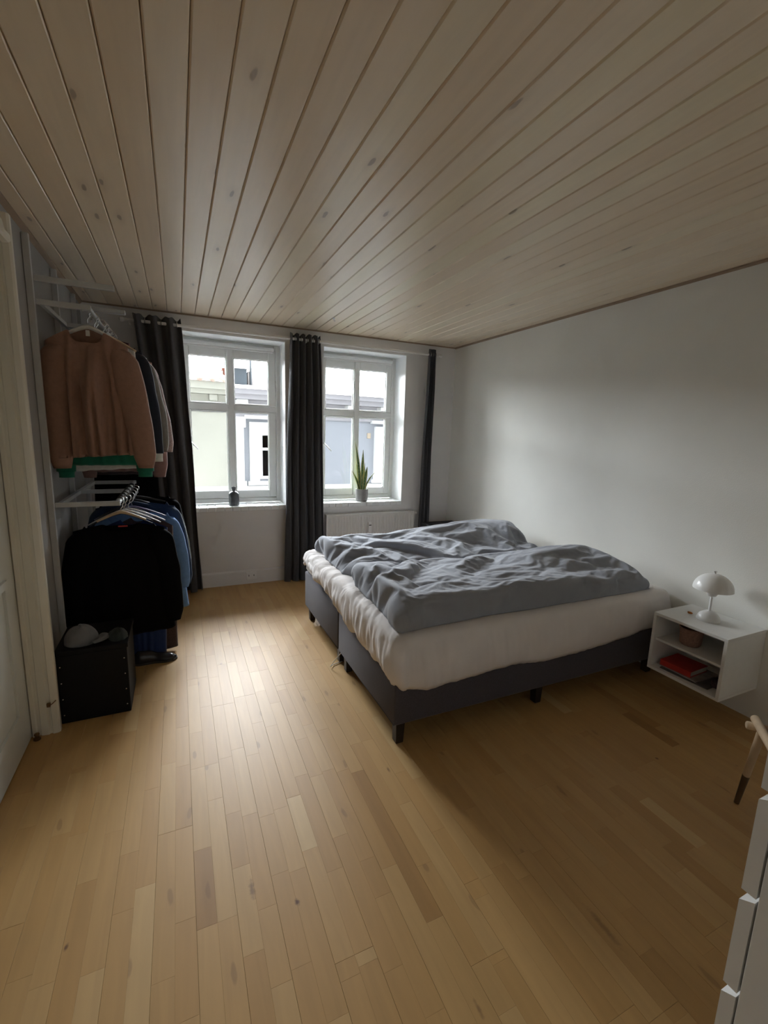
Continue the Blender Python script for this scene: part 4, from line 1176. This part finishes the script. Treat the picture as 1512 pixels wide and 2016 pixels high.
# --- upper row, nearest first
hanger('pale cream hanger carrying the brown sweater', -.435, 3.135, URZ, 'white_cotton', wid=.15, drop=.07, neck=.092, thick=.016)
sw = garment('sweater', 'brown knitted sweater hanging at the front of the upper rail', 'sweater', GU, 'brown_knit', -.440, 3.120, 2.100, .200, .105, .205, 1.372, .070, neck=(.082, .095, .015), sleeve=(1.300, .258, .080, .058), seed=2, fa=.065, hem_tilt=.012, grooves=((-.28, .07, .065, .2), (.05, .06, .065, .3), (.40, .06, .05, .1), (-.66, .06, .055, .05), (.70, .05, .05, .05)))
MB().box(-.446, -.426, 3.123, 3.1245, 2.042, 2.074).build('neck_label', 'white_cotton', sw)
hanger('white hanger carrying the green top', -.42, 3.268, URZ, 'white_cotton', wid=.15, neck=.145)
garment('jumper', 'green jumper hanging behind the brown sweater with its hem showing', 'jumper', GU, 'green_cotton', -.42, 3.268, 2.03, .19, .09, .205, 1.310, .045, sleeve=(1.268, .222, .065, .048), cuff=('green_cotton', .035), seed=5, hem_tilt=.0)
hanger('wooden hanger carrying the white shirt', -.42, 3.335, URZ, 'pale_wood')
garment('shirt', 'white shirt showing as a pale hem below the green jumper', 'shirt', GU, 'white_cotton', -.42, 3.335, 2.07, .20, .06, .215, 1.275, .028, seed=7, hem_tilt=.012)
hanger('dark plastic hanger carrying the burgundy top', -.435, 3.405, URZ, 'dark_plastic')
garment('blouse', 'burgundy blouse behind the brown sweater near the left wall', 'blouse', GU, 'burgundy_cotton', -.45, 3.405, 2.095, .20, .03, .19, 1.42, .028, seed=9)
hanger('dark plastic hanger carrying the navy jacket with pale cuffs', -.40, 3.465, URZ, 'dark_plastic')
garment('jacket', 'navy jacket with broad white cuffs on the upper rail', 'jacket', GU, 'navy_cotton', -.40, 3.465, 2.09, .215, .07, .22, 1.38, .03, sleeve=(1.372, .262, .06, .048), cuff=('white_cotton', .055), seed=11)
hanger('white wooden hanger carrying the grey jacket', -.395, 3.548, URZ, 'white_cotton', wid=.225, drop=.10)
garment('jacket', 'grey wool jacket with sloping shoulders between the navy jacket and the fluffy cardigan', 'jacket', GU, 'grey_wool', -.395, 3.548, 2.085, .235, .095, .25, 1.36, .04, sleeve=(1.385, .292, .065, .050), seed=13)
hanger('dark wire hanger carrying the fluffy cardigan', -.395, 3.705, URZ, 'dark_plastic')
garment('cardigan', 'fluffy pale pink cardigan at the far end of the upper rail', 'cardigan', GU, 'pink_fluffy', -.395, 3.705, 2.08, .235, .08, .25, 1.37, .045, sleeve=(1.37, .315, .07, .058), seed=15, fa=.018)
hanger('dark wire hanger carrying the long rose blouse', -.39, 3.83, URZ, 'dark_plastic')
garment('blouse', 'dusty rose blouse whose hem hangs lowest on the upper rail', 'blouse', GU, 'rose_cotton', -.36, 3.83, 2.08, .21, .07, .22, 1.22, .04, sleeve=(1.175, .225, .06, .052), seed=17, fa=.02)
hanger('dark wire hanger carrying the dark brown patterned top', -.39, 3.94, URZ, 'dark_plastic')
garment('top', 'dark brown glittering top at the window end of the upper rail', 'top', GU, 'glitter_brown', -.36, 3.94, 2.08, .20, .07, .26, 1.19, .04, seed=19)
hanger('dark wire hanger carrying the long black dress', -.41, 4.30, URZ, 'dark_plastic')
garment('dress', 'long black dress at the very back of the upper rail', 'dress', GU, 'black', -.40, 4.30, 2.08, .20, .07, .24, .90, .04, seed=41)
# --- lower row
hanger('pale wooden hanger carrying the black coat', -.335, 3.125, LRZ, 'pale_wood', wid=.13, drop=.05, neck=.070, thick=.014)
bc = garment('coat', 'long black coat at the front of the lower rail', 'coat', GL, 'black', -.345, 3.125, .968, .245, .045, .280, .255, .055, neck=(.09, .05, .02), sleeve=(.30, .27, .075, .06), seed=21, hem_tilt=-.0)
MB().box(-.355, -.305, 3.123, 3.1245, .938, .946).build('neck_label', 'red', bc)
hanger('white plastic hanger right behind the black coat', -.325, 3.20, LRZ, 'plastic', wid=.20, drop=.085, neck=.07, thick=.007)
garment('dress', 'long royal blue dress hanging below the black coat', 'dress', GL, 'blue_jersey', -.285, 3.20, .985, .20, .08, .155, .045, .03, neck=(.06, .12, .05), seed=23, fa=.02)
hanger('second white plastic hanger behind the black coat', -.31, 3.285, LRZ, 'plastic', wid=.21, drop=.085, neck=.075, thick=.007)
garment('dress', 'glittering brown evening dress reaching the floor behind the blue dress', 'dress', GL, 'glitter_brown', -.235, 3.30, .985, .18, .09, .175, .030, .04, neck=(.06, .12, .05), seed=25, fa=.02)
hanger('lilac plastic hanger carrying the sky blue shirt', -.30, 3.40, LRZ, 'purple_plastic', wid=.22, drop=.08, neck=.08, thick=.008)
garment('shirt', 'long sky blue shirt with its side edge lit on the lower rail', 'shirt', GL, 'sky_cotton', -.27, 3.42, .985, .225, .055, .295, .275, .035, sleeve=(.42, .262, .055, .048), seed=27)
hanger('dark blue hanger carrying the denim jacket', -.30, 3.53, LRZ, 'denim', wid=.22, drop=.06, neck=.075)
garment('jacket', 'dark denim jacket with square shoulders on the lower rail', 'jacket', GL, 'denim', -.285, 3.55, 1.03, .245, .04, .29, .36, .05, sleeve=(.40, .285, .065, .055), seed=29)
hanger('dark hanger carrying the olive parka', -.30, 3.66, LRZ, 'dark_plastic', wid=.22, neck=.075)
garment('parka', 'olive parka behind the denim jacket on the lower rail', 'parka', GL, 'olive_cotton', -.275, 3.68, 1.01, .24, .06, .275, .40, .045, sleeve=(.46, .275, .062, .052), seed=31)
hanger('black hanger carrying the black jacket', -.30, 3.80, LRZ, 'dark_plastic', wid=.23, drop=.05, neck=.07)
garment('jacket', 'black jacket at the window end of the lower rail', 'jacket', GL, 'black', -.275, 3.82, 1.045, .235, .045, .25, .45, .045, sleeve=(.50, .26, .06, .05), seed=33)
for i, y in enumerate((3.165, 3.245, 3.34, 3.365, 3.455, 3.60, 3.73, 3.77, 3.88, 3.93)):
    hanger('spare black hanger among the hooks crowding the lower rod', LRX, y, LRZ, 'dark_plastic', wid=.17, drop=.07, neck=.085, thick=.006, hook='dark_plastic', group='spare black hangers')

# black laundry chest with metal studs, cap and scarf on it
cb = thing('storage_chest', 'black box with metal studs on the floor below the clothes', 'box', (-.456, 2.78, 0))
bo = MB().cbox(-.616, -.297, 2.612, 2.95, .002, .378, .004).build('body', 'box_black', cb)
MB().cbox(-.622, -.291, 2.606, 2.956, .380, .405, .004).build('lid', 'box_black', cb)
for x in (-.600, -.313):
    for z in (.05, .14, .23, .32):
        MB().lathe([(.001, .003), (.003, .0025), (.0045, 0)], (0, 0, 0), 10)
        st = MB().lathe([(.0045, 0), (.003, .0025), (.0005, .003)], (0, 0, 0), 10)
        st.v = [(x + a, 2.612 - c_, z + b_) for a, b_, c_ in st.v]
        st.build('stud', 'chrome', bo, smooth=True)
cp = thing('cap', 'grey cap lying on top of the black box', 'cap', (-.515, 2.70, .405))
rows = []
for j in range(15):
    t_ = j / 14; a_ = PI / 2 * t_
    rows.append([(-.515 + .078 * math.cos(a_) ** .8 * math.cos(b_) * (1 + .07 * nz(math.cos(b_) * 2, math.sin(b_) * 2, t_ * 2)), 2.705 + .072 * math.cos(a_) ** .8 * math.sin(b_), .4055 + .092 * math.sin(a_) * (1 + .12 * nz(math.cos(b_), math.sin(b_), 3.0)))
                 for b_ in [2 * PI * k / 28 for k in range(28)]])
mb = MB(); mb.grid(rows, closed=True); mb.f.append(tuple(reversed(range(28)))); mb.build('crown', 'grey_felt', cp, smooth=True)
MB().lathe([(.001, .010), (.009, .006), (.010, 0)][::-1], (-.515, 2.705, .497), 12).build('button', 'grey_felt', cp, smooth=True)
rows = []
for j in range(9):
    t_ = j / 8
    rows.append([(-.515 + math.cos(b_) * lerp(.075, .13, t_), 2.70 + math.sin(b_) * lerp(.07, .085, t_), .412 + .012 * math.sin(PI * t_) + .010 * t_) for b_ in [lerp(-1.0, .45, k / 14) for k in range(15)]])
mb = MB(); mb.grid(rows); mb.grid([[(x, y, z - .005) for x, y, z in r_] for r_ in reversed(rows)]); mb.build('visor', 'grey_felt', cp, smooth=True)
sc = MB(); rows = []
for j in range(13):
    a_ = PI / 2 * j / 12
    rows.append([(-.345 + (.045 * math.cos(a_) + .001) * math.cos(b_) * (1 + .25 * nz(math.cos(b_) * 3, math.sin(b_) * 3, a_)), 2.70 + (.06 * math.cos(a_) + .001) * math.sin(b_) * (1 + .2 * nz(math.cos(b_) * 2, math.sin(b_) * 4, a_)), .4055 + .05 * math.sin(a_) + .008 * nz(math.cos(b_) * 4, math.sin(b_) * 4, a_ * 3) * math.sin(a_)) for b_ in [2 * PI * k / 30 for k in range(30)]])
sc.grid(rows, closed=True); sc.f.append(tuple(reversed(range(30))))
cloth('dark_green_wool', (0.018, 0.024, 0.022), bump=.5)
tag(sc.build('glove', 'dark_green_wool', smooth=True), 'crumpled dark woollen bundle on the corner of the black box', 'gloves')
# shoe poking out under the dresses
sh_ = thing('shoe', 'shiny black shoe poking out from under the hanging dresses', 'shoe', (-.17, 3.165, 0))
rows = []
for j in range(25):
    t_ = j / 24
    x = -.325 + .255 * t_
    wd_ = interp([(0, .022), (.12, .033), (.45, .030), (.75, .042), (.92, .033), (1, .006)], t_); hh = interp([(0, .05), (.1, .075), (.35, .070), (.6, .045), (.85, .030), (1, .012)], t_)
    row = []
    for k in range(20):
        a_ = 2 * PI * k / 20
        zz = .014 + max(0, math.sin(a_)) * hh + (min(0, math.sin(a_)) * .004)
        row.append((x, 3.165 + wd_ * math.cos(a_) * (1 if math.sin(a_) < 0 else .96), zz))
    rows.append(row)
mb = MB(); mb.grid(rows, closed=True); mb.f.append(tuple(range(20))); mb.f.append(tuple(reversed(range(24 * 20, 25 * 20)))); mb.build('upper', 'shoe', sh_, smooth=True)
rows = [[(p[0], 3.165 + (p[1] - 3.165) * 1.06, .0125) for p in r_] for r_ in rows]
mb = MB()
outl = [(-.327, w_) for w_ in (0,)]
pts = []
for j in range(25):
    t_ = j / 24; pts.append((-.327 + .262 * t_, 3.165 - 1.08 * interp([(0, .022), (.12, .033), (.45, .030), (.75, .042), (.92, .033), (1, .006)], t_)))
pts += [(x, 2 * 3.165 - y) for x, y in reversed(pts)]
mb.prism(pts, 'z', .0005, .0125); mb.build('sole', 'dark_plastic', sh_, fixn=True)
# small brass door stop at the foot of the casing
ds = thing('door_stop', 'small dark brass door stop at the foot of the door casing', 'door stop', (-.705, 2.525, 0))
M['brass'] = simple('dark_brass', (0.16, 0.09, 0.04), 0.5, metal=.6)
MB().lathe([(.016, 0), (.016, .006), (.010, .010), (.009, .022), (.012, .026), (.010, .032), (.001, .034)], (-.700, 2.522, .0005), 16).build('stop', 'brass', ds, smooth=True, angle=50)
ct = thing('door_hook', 'small brass latch hook on the lower door casing', 'hook', (-.64, 2.54, .16))
MB().cbox(-.652, -.636, 2.532, 2.545, .155, .175, .002).build('plate', 'brass', ct); MB().tube([(-.640, 2.530, .166), (-.625, 2.524, .176), (-.610, 2.528, .19)], .0022, 8).build('hook', 'brass', ct, smooth=True)
# small white smoke detector on the ceiling
sd = thing('ceiling_hook', 'small white hook in the ceiling above the bed', 'hook', (1.30, 4.02, H - .02))
MB().lathe([(.009, .012), (.012, .016), (.012, .0195)], (1.30, 4.02, H - .02), 16).build('plate', 'plastic', sd, smooth=True, angle=50)
MB().tube([(1.30, 4.02, H - .006), (1.30, 4.02, H - .02), (1.308, 4.02, H - .028), (1.316, 4.02, H - .022)], .0025, 8).build('hook', 'plastic', sd, smooth=True)
